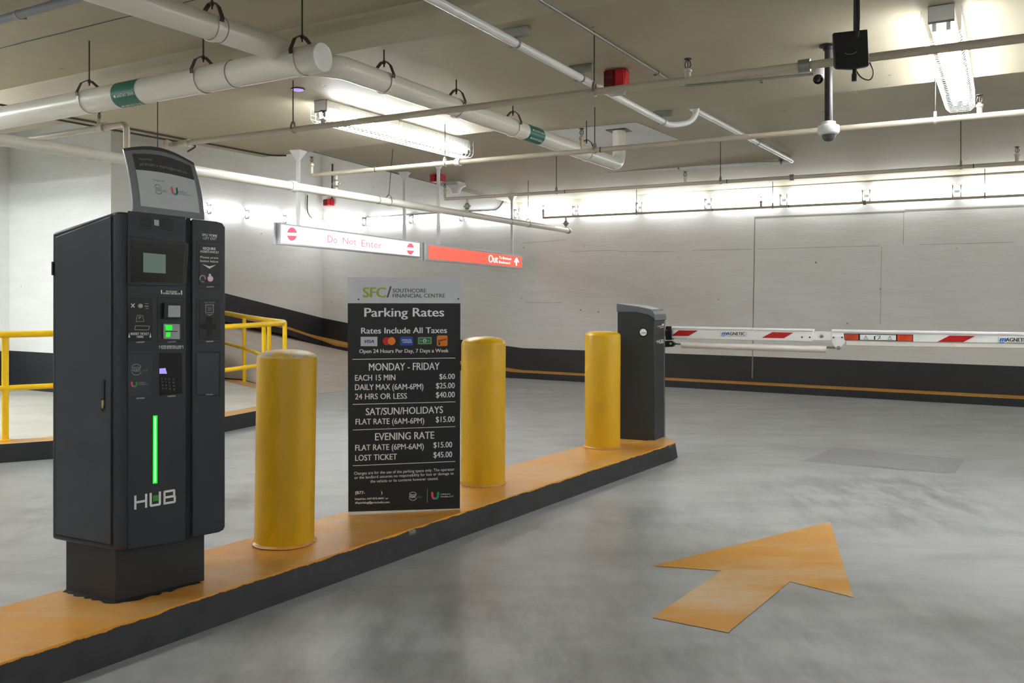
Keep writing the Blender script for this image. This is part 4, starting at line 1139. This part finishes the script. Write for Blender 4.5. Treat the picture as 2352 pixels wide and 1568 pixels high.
# big sanitary drains
PA = Pipe(AD(-3.6, 8.93, 2.755), at(741, 4.93, 2.768))
PB = Pipe(at(240, 4.09, 2.85), at(648, 5.09, 2.85))
PC = Pipe(at(775, 5.06, 2.752), at(1412, 8.93, 2.765))
ta = pipe_thing('drain_pipe', 'wide white sanitary drain pipe crossing the upper left with capped end', [PA.p0, PA.p1], .084, M['pipe'])
m_ = MB(); m_.lathe(PA.p1, [(.084, -.002), (.082, .004), (.076, .004)], 28, PA.d); m_.build('end_cap', M['pipew'], ta)
m_ = MB(); band(m_, PA.px(540), PA.d, .0865, .006, 0, 28); m_.build('joint', M['grey'], ta)
def pipe_label(parent, pipe, x0, x1, r, rows, shift=0.0):
    a_, b_ = pipe.px(x0), pipe.px(x1)
    m_ = MB(); m_.tube([a_, b_], r + .0015, 28, 0, False); lb = m_.build('pipe_label', M['tagg'], parent)
    L = (b_ - a_).length; d_ = (b_ - a_).normalized()
    vw = (EYE - (a_ + b_) / 2); vw = (vw - d_ * vw.dot(d_)).normalized(); upv = d_.cross(vw).normalized()
    if upv.z < 0: upv = -upv
    m_ = MB()
    for q, th0, hgt_ in rows:
        v, f = glyphs(q, .01)
        def mp(u, tt):
            th = th0 + tt * hgt_ / r
            return a_ + d_ * (L * (.24 + .72 * u)) + (vw * math.cos(th) + upv * math.sin(th)) * (r + .003)
        m_.add([mp(u, tt) for u, tt in v], f)
        dm = [(-.17, .5), (-.10, 1.05), (-.03, .5), (-.10, -.05)]
        m_.poly([mp(u, tt) for u, tt in dm])
    m_.build('label_lettering', M['wtext'], lb)
pipe_label(ta, PA, 279, 333, .084, (('SANITARY DRAIN', -.12, .022), ('SANITARY DRAIN', -1.15, .022)))
bpath = [PB.p0 - PB.d * 2.0, PB.p1, PA.px(660) + UP * .03]
tb = pipe_thing('drain_pipe', 'wide white drain pipe coming over the machine and elbowing down into the capped drain', bpath, .071, M['pipe'], rad=.09)
m_ = MB(); band(m_, PB.px(505), PB.d, .0725, .006, 0, 28); m_.build('joint', M['grey'], tb)
stack_top = PC.p1 + UP * (ceilz(PC.p1) - PC.p1.z)
tc = pipe_thing('drain_pipe', 'wide white sanitary drain running away above the rates board to a vertical stack',
                [PA.px(660) - UP * .006, PC.px(770), PC.px(1422), PC.px(1422) + UP * (ceilz(PC.px(1422)) - 2.765)], .069, M['pipe'], rad=.16)
pipe_label(tc, PC, 1202, 1236, .069, (('SANITARY DRAIN', .42, .018), ('SANITARY DRAIN', -.55, .018)))
q = PC.px(1422); q.z = ceilz(q)
m_ = MB(); m_.box(q - UP * .004, D1 * .22, D2 * .2, UP * .008); m_.build('ceiling_collar', M['steel'], tc)

# sprinkler main (D) and its branches
PD = Pipe(P(-120, 302.8, 5.18), P(1306, 529.5, 13.42))
PD.p0 = P(0, 320, 5.55) ; zD = PD.p0.z
yr = P(1308, 530, 5.55 * 355 / 145.0)
PD = Pipe(PD.p0, yr)
ext0 = PD.p0 - PD.d * 1.6
td = pipe_thing('sprinkler_main', 'thick beige sprinkler main running from left edge behind the header to a capped end', [ext0, PD.p1], .041, M['pipe'],
                [(PD.px(672), PD.d, .07, .012, M['pipe']), (PD.px(867), PD.d, .006, .002, M['steel']), (PD.px(1172), PD.d, .006, .002, M['steel']), (PD.px(1304), PD.d, .05, .008, M['galv'])])
P1 = Pipe(pz(385, 334, 2.60), pz(2352, 88, 2.60))
P2 = Pipe(pz(720, 402, 2.60), pz(2352, 258, 2.60))
P3 = Pipe(pz(1022, 457, 2.61), pz(2352, 374, 2.61))
P4 = Pipe(pz(1247, 500, 2.62), pz(2352, 448, 2.62))
rP = .0215
dq = PD.px(378)
t1 = pipe_thing('sprinkler_pipe', 'nearest beige sprinkler pipe crossing the whole ceiling in front of the drains', [dq + UP * .02, Vector((dq.x, dq.y, 2.60)), P1.px(395), P1.p1 + P1.d * 2], rP, M['pipet'],
                [(P1.px(430), P1.d, .05, .008, M['pipet']), (P1.px(1848), P1.d, .06, .012, M['galv'])], rad=.07)
def side_riser(pipe, px, parent):
    a_ = pipe.px(px); b_ = PD.px(px)
    m_ = MB(); m_.tube([Vector((b_.x, b_.y, b_.z + .03)), Vector((b_.x, b_.y, a_.z)), ], .016, 12)
    m_.tube([Vector((b_.x, b_.y, a_.z)), a_], .016, 12); m_.build('riser', M['pipet'], parent)
    m_ = MB(); mid = Vector((b_.x, b_.y, (a_.z + b_.z) / 2)); m_.lathe(mid - UP * .04, [(.018, 0), (.034, .02), (.034, .06), (.018, .08)], 14)
    m_.cyl(mid - D1 * .05, mid + D1 * .05, .011, 8); m_.build('valve', M['galv'], parent)
t2 = pipe_thing('sprinkler_pipe', 'second sprinkler pipe passing under the drain stack and the dome camera', [P2.p0, P2.p1 + P2.d * 2], rP, M['pipet'],
                [(P2.px(863), P2.d, .008, .002, M['steel']), (P2.px(1052), P2.d, .05, .012, M['pipew']), (P2.px(1380), P2.d, .008, .002, M['steel'])])
side_riser(P2, 772, t2)
t3 = pipe_thing('sprinkler_pipe', 'third sprinkler pipe just above the row of lights on the long wall', [P3.p0, P3.p1 + P3.d * 2], .0195, M['pipet'],
                [(P3.px(1298), P3.d, .008, .002, M['steel']), (P3.px(1670), P3.d, .008, .002, M['steel']), (P3.px(1819), P3.d, .04, .012, M['galv']), (P3.px(2236), P3.d, .008, .002, M['steel'])])
side_riser(P3, 1073, t3)
t4 = pipe_thing('sprinkler_pipe', 'thin sprinkler pipe below the row of lights on the long wall', [P4.p0, P4.p1 + P4.d * 2], .0175, M['pipet'],
                [(P4.px(1414), P4.d, .008, .002, M['steel']), (P4.px(1637), P4.d, .008, .002, M['steel']), (P4.px(1812), P4.d, .008, .002, M['steel']), (P4.px(1986), P4.d, .04, .012, M['galv'])])
side_riser(P4, 1300, t4)
# left branch with riser behind the header board
lr = PD.px(291); lz = CH + (HY - 285) / F * lr.y
l0 = Vector((lr.x, lr.y, lz)); l1 = l0 - D1 * 1.9
PL = Pipe(l0, l1)
t5 = pipe_thing('sprinkler_pipe', 'short sprinkler pipe with riser at upper left behind the machine header', [lr + UP * .02, l0, l1], .024, M['pipet'],
                [(PL.px(236), PL.d, .05, .012, M['pipet'])], rad=.06)

# sprinkler heads
def sprinkler(p, r, label, h=.10):
    t = thing('sprinkler', p, label, 'sprinkler', 'upright sprinklers')
    m_ = MB(); m_.lathe(p, [(.017, r * .6), (.017, h * .55), (.023, h * .58), (.023, h * .72), (.012, h * .75), (.012, h * .82)], 14); m_.build('riser', M['pipet'], t)
    m_ = MB()
    for s_ in (-1, 1):
        m_.tube([p + UP * h * .8 + D1 * s_ * .006, p + UP * (h * .8 + .02) + D1 * s_ * .017, p + UP * (h * .8 + .04) + D1 * s_ * .012, p + UP * (h * .8 + .055)], .0032, 6)
    m_.cyl(p + UP * h * .8, p + UP * (h * .8 + .05), .003, 6); m_.build('frame', M['steel'], t)
    m_ = MB(); m_.cyl(p + UP * (h * .8 + .054), p + UP * (h * .8 + .058), .022, 14); m_.build('deflector', M['steel'], t)
for pipe, px_, r, lab, h in ((P1, 742, rP, 'sprinkler head below the left caged strip light', .065), (P1, 1580, rP, 'sprinkler head right of the large red alarm', .08),
                             (P2, 716, rP, 'sprinkler head at the left end of the second pipe', .16), (P2, 1336, rP, 'sprinkler head left of the drain stack', .17), (P2, 2250, rP, 'white sprinkler head by the far end of the right strip light', .11),
                             (P3, 1022, .0195, 'sprinkler head above the Out sign beside the far red alarm', .17), (P3, 1574, .0195, 'sprinkler head on the third pipe left of the white conduit corner', .10), (P3, 2336, .0195, 'sprinkler head on the third pipe at the right edge', .12),
                             (P4, 1248, .0175, 'sprinkler head at the left end of the thin pipe below the lights', .17), (P4, 1748, .0175, 'small sprinkler head in front of the middle wall lights', .12), (PL, 228, .024, 'sprinkler head on the short pipe at upper left', .09)):
    q = pipe.px(px_); sprinkler(q, r, lab, h)

# hangers
def hanger(pipe, px_, r, label, big=False, top=None, lean=None):
    p = pipe.px(px_); cz_ = ceilz(p) if top is None else top
    t = thing('pipe_hanger', Vector((p.x, p.y, p.z)), label, 'pipe hanger', 'rod hangers under the ceiling')
    mt = M['steel'] if big else M['galv']
    side = pipe.d.cross(UP).normalized()
    ap_ = r + (.058 if big else .035)
    tip = p + UP * ap_
    tp = Vector((p.x, p.y, cz_)) + (lean or Vector((0, 0, 0)))
    m_ = MB(); m_.cyl(tip - UP * (.03 if big else .01), tp, .0052 if big else .0042, 8); m_.build('rod', M['steel'], t)
    m_ = MB(); wd = .028 if big else .018
    ringp = []
    for k in range(19):
        a_ = math.radians(-90 + 20 * k); 
        ringp.append(p + (side * math.cos(a_) + UP * math.sin(a_)) * (r + .003))
    if big:
        loop = [p + side * (r + .004) + UP * (r * .25), p + side * (r + .008) + UP * (r * .55), p + side * (r * .72) + UP * (r + .032), p + side * .02 + UP * ap_, p - side * .02 + UP * ap_, p - side * (r * .72) + UP * (r + .032), p - side * (r + .008) + UP * (r * .55), p - side * (r + .004) + UP * (r * .25)]
    else:
        loop = [p + side * (r + .003), p + side * (r * .7) + UP * (r + .012), p + side * .006 + UP * ap_, p - side * .006 + UP * ap_, p - side * (r * .7) + UP * (r + .012), p - side * (r + .003)]
    under = [p + (side * math.cos(a_) + UP * math.sin(a_)) * (r + .0035) for a_ in [math.radians(180 + 180 * k / 10) for k in range(11)]]
    hw = pipe.d * wd / 2
    ctr = p + UP * .02
    m2 = MB()
    segs = [(m_, a_, b_) for a_, b_ in zip(loop, loop[1:])]
    under = [loop[-1]] + under + [loop[0]]
    segs += [(m2, a_, b_) for a_, b_ in zip(under, under[1:])]
    for mm, a_, b_ in segs:
        oa, ob = (a_ - ctr).normalized() * .004, (b_ - ctr).normalized() * .004
        mm.prism([a_ - hw, b_ - hw, b_ + hw, a_ + hw], [a_ - hw + oa, b_ - hw + ob, b_ + hw + ob, a_ + hw + oa])
    m_.build('clevis', mt, t); m2.build('strap', M['pipe'] if big else M['pipet'], t)
    if big:
        m_ = MB(); m_.cyl(p + side * (r + .014) + UP * r * .5, p - side * (r + .014) + UP * r * .5, .005, 8) if False else m_.cyl(tip - UP * .012, tip + UP * .012, .010, 6)
        m_.build('nut', M['steel'], t)
hanger(PA, 205, .084, 'clevis hanger on the capped drain left of the green label', True)
hanger(PA, 467, .084, 'clevis hanger on the capped drain below the crossing drain', True)
hanger(PA, 694, .084, 'clevis hanger on the capped drain next to its capped end', True)
hanger(PB, 487, .071, 'clevis hanger on the drain pipe at the top edge', True)
hanger(PC, 882, .069, 'clevis hanger on the long drain above the left strip light', True)
hanger(PC, 1048, .069, 'clevis hanger on the long drain just above the nearest sprinkler pipe', True)
hanger(PC, 1178, .069, 'clevis hanger on the long drain beside its green label', True)
hanger(PC, 1347, .069, 'clevis hanger on the long drain beside the stack', True)
hanger(PD, 362, .041, 'long rod hanger ending behind the machine header', top=2.96)
hanger(P1, 673, rP, 'rod hanger left of the strip light on the nearest sprinkler pipe')
hanger(P1, 1365, rP, 'rod hanger left of the large red alarm')
hanger(P2, 1022, rP, 'rod hanger on the second pipe under the far end of the left strip light')
hanger(P2, 1366, rP, 'rod hanger on the second pipe beside the drain stack')
hanger(P2, 2148, rP, 'rod hanger under the right strip light')
hanger(P3, 1278, .0195, 'rod hanger on the third pipe below the drain elbow')
hanger(P3, 1655, .0195, 'rod hanger on the third pipe left of the white conduit corner')
hanger(P3, 2207, .0195, 'curved rod hanger on the third pipe near the right edge')
hanger(P4, 1462, .0175, 'thin rod hanger in front of the fourth visible light of the long wall')
hanger(P4, 1775, .0175, 'thin rod hanger in front of the lights by the middle of the long wall')
hanger(P4, 2262, .0175, 'thin rod hanger near the right edge in front of the wall lights')
hanger(PD, 893, .041, 'wire loop hanger on the thick main above the Do Not Enter sign', top=3.0, lean=Vector((.03, .1, 0)))
hanger(PD, 1213, .041, 'wire loop hanger on the thick main near its capped end')

# conduits
def conduit(name, label, path, r, m_, clamps=(), rad=.12, strut=False):
    t = thing(name, path[0], label, 'conduit')
    b_ = MB(); b_.tube(arc(path, rad, 8), r, 12); b_.build('tube', m_, t)
    for p, dd_ in clamps:
        zc = ceilz(p); sd_ = dd_.cross(UP).normalized()
        b_ = MB(); band(b_, p, dd_, r + .003, .02, 0, 14); b_.box(p - sd_ * (r + .012) - UP * .012, dd_ * .02, sd_ * .02, UP * .012); cl = b_.build('clamp', M['galv'], t)
        if strut:
            b_ = MB(); top_ = zc - .002; b_.box(Vector((p.x, p.y, (top_ + p.z + r + .012) / 2)), dd_ * .04, sd_ * .17, UP * max(top_ - p.z - r - .012, .02)); b_.build('strut_channel', M['galv'], cl)
    return t
P5 = Pipe(pz(1002, 2, 2.87), pz(1530, 283, 2.87))
e5 = P5.px(1536)
conduit('ceiling_conduit', 'thick glossy white pipe strapped to the ceiling passing under the large red alarm', [P5.p0 - P5.d * 1.2, P5.px(1540), P5.px(1555) + D1 * .16 + UP * .05, P5.px(1555) + D1 * .2 + UP * .25], .025, M['pipew'], [(P5.px(1186), P5.d), (P5.px(1335), P5.d), (P5.px(1523), P5.d)], .1, True)
c6a, c6b = pz(1596, 252, 3.10), pz(1823, 371, 3.005)
c6c = c6b - D1 * 4.72; c6c.z = 3.02
c6c = P(1078, 412, c6c.y)
P6 = Pipe(c6b, c6c)
P6a = Pipe(c6a, c6b)
conduit('ceiling_conduit', 'glossy white conduit turning a corner on the far ceiling to the cone shaped sensor', [c6a - P6a.d * .15, c6b, c6c], .024, M['pipew'],
        [(P6a.px(1740), P6a.d), (P6.px(1795), P6.d), (P6.px(1560), P6.d), (P6.px(1362), P6.d), (P6.px(1210), P6.d)], .1, True)
k0_, k1_ = pz(1233, -4, 2.945), pz(1535, 183, 2.945)
k2_ = pz(1565, 200, 2.945); k3_ = pz(1600, 201, 2.945); k4_ = pz(1868, 170, 2.935)
conduit('ceiling_conduit', 'thin galvanised conduit running along the ceiling to the small bullet camera', [k0_ - (k1_ - k0_).normalized() * 1.0, k1_, pz(1560, 199, 2.945), k4_], .0095, M['galv'], [(pz(1512, 168, 2.945), (k1_ - k0_).normalized()), (pz(1748, 184, 2.94), D1)], .25)
e0, e1 = AD(EDGE + .06, 9.2, 2.945), AD(EDGE + .06, 6.9, 2.945)
conduit('slab_conduit', 'dark thin conduit under the slab edge bending back at upper left', [e0, AD(EDGE + .06, 6.62, 2.945), AD(EDGE - .12, 6.6, 2.90)], .009, M['steel'], (), .08)
conduit('slab_conduit', 'dark thin conduit running beside the slab edge over the white column', [AD(EDGE + .22, 9.0, 2.948), AD(EDGE + .22, 5.75, 2.948), AD(EDGE + .36, 5.66, 2.95)], .009, M['steel'], (), .08)
conduit('slab_conduit', 'thin conduit along the far slab edge above the Do Not Enter sign', [AD(EDGE + .03, 4.9, 3.135), AD(EDGE + .03, .6, 2.965)], .010, M['galv'], (), .08)
c0_ = pz(0, 46, 3.12)
conduit('ceiling_conduit', 'thick grey conduit along the near ceiling at the top left corner', [c0_ - D1 * 2, c0_ + D1 * 2.5], .026, M['grey'], [(c0_ + D1 * .2, D1)])
m_ = MB(); j0, j1 = pz(0, 111, 3.188), pz(302, 36, 3.188); jd = (j1 - j0).normalized(); jn = jd.cross(UP) * .006
m_.poly([j0 - jd * 2 - jn, j1 + jd * .8 - jn, j1 + jd * .8 + jn, j0 - jd * 2 + jn]); m_.build('trim_3', M['steel'], kind='structure')
# conduits on the walls
on = lambda px, py, off=.025: onplane(px, py, W0 - D2 * off, D2)
kk = 744
lwp = lambda px, py, off=.025: onplane(px, py, K + D1 * off, D1)
conduit('wall_conduit', 'dark thin conduit dropping down the ramp wall and along the top of the far lights', [lwp(706, 448), lwp(705, 497), lwp(738, 508.5), on(748, 508), on(1010, 489), on(1142, 483), on(1156, 462)], .011, M['steel'], (), .22)
conduit('wall_conduit', 'dark pipe along the joint of ceiling and long wall above the lights', [on(1163, 463, .05), AD(6.5, .05, 2.93)], .017, M['galv'], ())
conduit('wall_conduit', 'short dark conduit rising from the small red alarm on the wall', [on(763, 376), on(762, 458)], .012, M['steel'], ())

# fire alarms
def alarm(c, ax, nrm, wd, ht, dp, label, strobe=True, grille=-1):
    t = thing('fire_alarm', c, label, 'fire alarm', 'red alarm sounders')
    up = UP
    m_ = MB(); m_.box(c, ax * wd, nrm * dp, up * ht); m_.build('casing', M['fire'], t, bevel=.008)
    m_ = MB(); q = c + ax * (grille * wd * .26) + nrm * (dp / 2 + .006)
    m_.box(q, ax * wd * .46, nrm * .014, up * ht * .86)
    for k in range(6): m_.box(q + up * (ht * (.34 - .136 * k)) + nrm * .009, ax * wd * .42, nrm * .006, up * ht * .07)
    m_.build('grille', M['fired'], t, bevel=.002)
    m_ = MB(); m_.box(c - ax * (grille * wd * .25) + nrm * (dp / 2 + .008), ax * wd * .4, nrm * .018, up * ht * .9); m_.build('front_panel', M['fire'], t, bevel=.004)
    if strobe:
        m_ = MB()
        m_.box(c - up * (ht / 2 + .012) + nrm * dp * .1, ax * wd * .72, nrm * dp * .6, up * .03); m_.build('strobe_lens', M['dome'], t, bevel=.008)
        m_ = MB(); m_.box(c - up * (ht / 2 + .002) + nrm * dp * .1, ax * wd * .76, nrm * dp * .64, up * .012); m_.build('strobe_base', M['white'], t, bevel=.003)
q = pz(1417, 162, 2.955)
alarm(q - UP * .075, (D1 * .92 + D2 * .1).normalized(), (-D2 * .92 + D1 * .1).normalized(), .155, .145, .10, 'large red fire alarm with clear strobe on the ceiling behind the nearest sprinkler pipe')
q = P(1006, 408, 12.0)
alarm(q, D1, -D2, .19, .12, .12, 'red fire alarm on the ceiling above the Out sign post', False, 1)
q = on(755, 465, .05)
alarm(q, D1, -D2, .19, .13, .09, 'small dark red alarm on the wall above the Do Not Enter sign', False)

# cone shaped sensor
q = P(1047, 421, 12.6)
t = thing('ceiling_sensor', q, 'white box sensor with cone shaped underside on the far ceiling', 'sensor')
zt_ = ceilz(q)
m_ = MB(); m_.box(Vector((q.x, q.y, q.z + .03)), D1 * .20, D2 * .20, UP * .13); m_.build('junction_box', M['white'], t, bevel=.005)
m_ = MB(); m_.box(Vector((q.x, q.y, q.z + .10)), D1 * .24, D2 * .24, UP * .012); m_.build('mount_plate', M['galv'], t)
m_ = MB(); m_.lathe(Vector((q.x, q.y, q.z - .15)), [(.05, 0), (.06, .004), (.075, .05), (.10, .085), (.15, .11), (.15, .116)], 24); m_.build('cone', M['white'], t)
# little violet sensor by the drain junction
q = pz(684, 205, 2.955)
t = thing('indicator_light', q, 'small round violet glowing indicator on the ceiling left of the strip light', 'indicator light')
m_ = MB(); m_.lathe(q, [(.045, 0), (.045, -.006), (.03, -.012), (.004, -.014)], 20); m_.build('lens', M['violet'], t)
m_ = MB(); m_.lathe(q + UP * .003, [(.052, 0), (.052, -.005), (.046, -.006)], 20); m_.build('rim', M['steel'], t)

# dome camera on its iron pole
q = pz(1903, 104, 2.957); zt_ = 2.957
t = thing('dome_camera', q, 'white dome camera hanging on a long dark iron pole', 'camera')
Yd = q.y
zc = lambda py: CH + (HY - py) / F * Yd
m_ = MB(); m_.lathe(Vector((q.x, q.y, zt_)), [(.055, 0), (.055, -.008), (.032, -.012), (.032, -.03)], 24); m_.build('flange', M['iron'], t)
m_ = MB(); m_.cyl(Vector((q.x, q.y, zt_ - .01)), Vector((q.x, q.y, zc(278))), .0235, 20); m_.build('pole', M['iron'], t)
m_ = MB(); z0 = zc(280)
m_.lathe(Vector((q.x, q.y, z0)), [(.02, .006), (.042, 0), (.044, -.018), (.062, -.024), (.065, -.03), (.066, -.062), (.058, -.078), (.05, -.08)], 32); m_.build('housing', M['white'], t, smooth=50)
m_ = MB(); m_.lathe(Vector((q.x, q.y, z0 - .078)), [(.046, 0), (.045, -.012), (.038, -.03), (.022, -.042), (.003, -.046)], 28); m_.build('bubble', M['dome'], t)
m_ = MB(); m_.lathe(Vector((q.x, q.y, z0 - .078)), [(.036, .0), (.034, -.012), (.024, -.028), (.006, -.034)], 24); m_.build('lens_module', M['black'], t)
# black panel antenna
Yq = 4.12
t = thing('panel_antenna', P(1968, 178, Yq), 'black square panel antenna on a black pole with looped cable', 'antenna')
ce = at(1968, Yq, 0); ce.z = 2.96
m_ = MB(); m_.cyl(ce, P(1967, 110, Yq + .03), .0145, 16); m_.build('pole', M['black'], t)
m_ = MB(); m_.ext([P(1914, 75, Yq), P(1993, 66.5, Yq + .02), P(1997, 150, Yq + .02), P(1990, 153, Yq + .02), P(1958, 158, Yq), P(1924, 157, Yq - .01), P(1917, 153, Yq)], Vector((.004, .028, 0))); pn = m_.build('panel', M['black'], t, bevel=.005)
m_ = MB(); m_.cyl(P(1964, 150, Yq + .035), P(1962, 172, Yq + .035), .010, 12); m_.cyl(P(1962, 170, Yq + .035), P(1962, 186, Yq + .035), .0125, 12); m_.build('mount', M['black'], t)
m_ = MB(); m_.tube(arc([P(1965, 160, Yq + .04), P(1978, 180, Yq + .05), P(2000, 186, Yq + .05), P(2008, 165, Yq + .05), P(1997, 143, Yq + .035)], .06, 8), .003, 8); m_.build('cable', M['black'], t)
m_ = MB(); m_.tube([P(1973.5, -10, Yq - .01), P(1974, 40, Yq - .008), P(1973, 72, Yq + .01)], .003, 6); m_.build('feed_cable', M['black'], t)
m_ = MB(); m_.tube([P(1940 + 28 * k / 8, 122 + 4.2 * math.sin(math.pi * k / 8) - .4 * k, Yq - .004) for k in range(9)], .0012, 6); m_.build('front_mark', M['lgtext'], pn)
# bullet camera
q = pz(1891, 158, 2.957)
t = thing('bullet_camera', q, 'small bullet camera on a round ceiling base beside the iron pole', 'camera')
m_ = MB(); m_.lathe(q, [(.05, 0), (.05, -.05), (.035, -.06), (.02, -.065)], 24); m_.build('base', M['white'], t)
cpt = P(1879, 182, q.y - .03); dv = (EYE - cpt).normalized()
m_ = MB(); m_.cyl(cpt - dv * .09, cpt + dv * .03, .03, 20); m_.build('body', M['white'], t)
m_ = MB(); m_.lathe(cpt + dv * .03, [(.033, 0), (.033, .01), (.024, .012), (.024, .006), (.01, .006), (.002, .008)], 20, dv); m_.build('lens', M['black'], t)
m_ = MB(); m_.cyl(q - UP * .06, cpt, .014, 12); m_.build('arm', M['galv'], t)

# ================================================================== FLOOR MARKS
m_ = MB()
ar_px = [(1498, 1299), (1907, 1197), (1960, 1371), (1814, 1335), (1672, 1452), (1498, 1417.5), (1657, 1310)]
q = [G(x, y, .002) for x, y in ar_px]
m_.add(q, [(0, 1, 6), (1, 3, 6), (1, 2, 3), (3, 4, 5), (3, 5, 6)])
tag(m_.build('painted_arrow', M['arrow']), 'worn yellow arrow painted on the lane floor at lower right', 'floor marking')
m_ = MB(); m_.poly([G(x, y, .0015) for x, y in ((1842, 1059), (1918, 1027), (2217, 1054), (2194, 1087))])
tag(m_.build('floor_patch', M['patch']), 'darker grey repair patch in the lane floor beyond the painted arrow', 'floor patch')
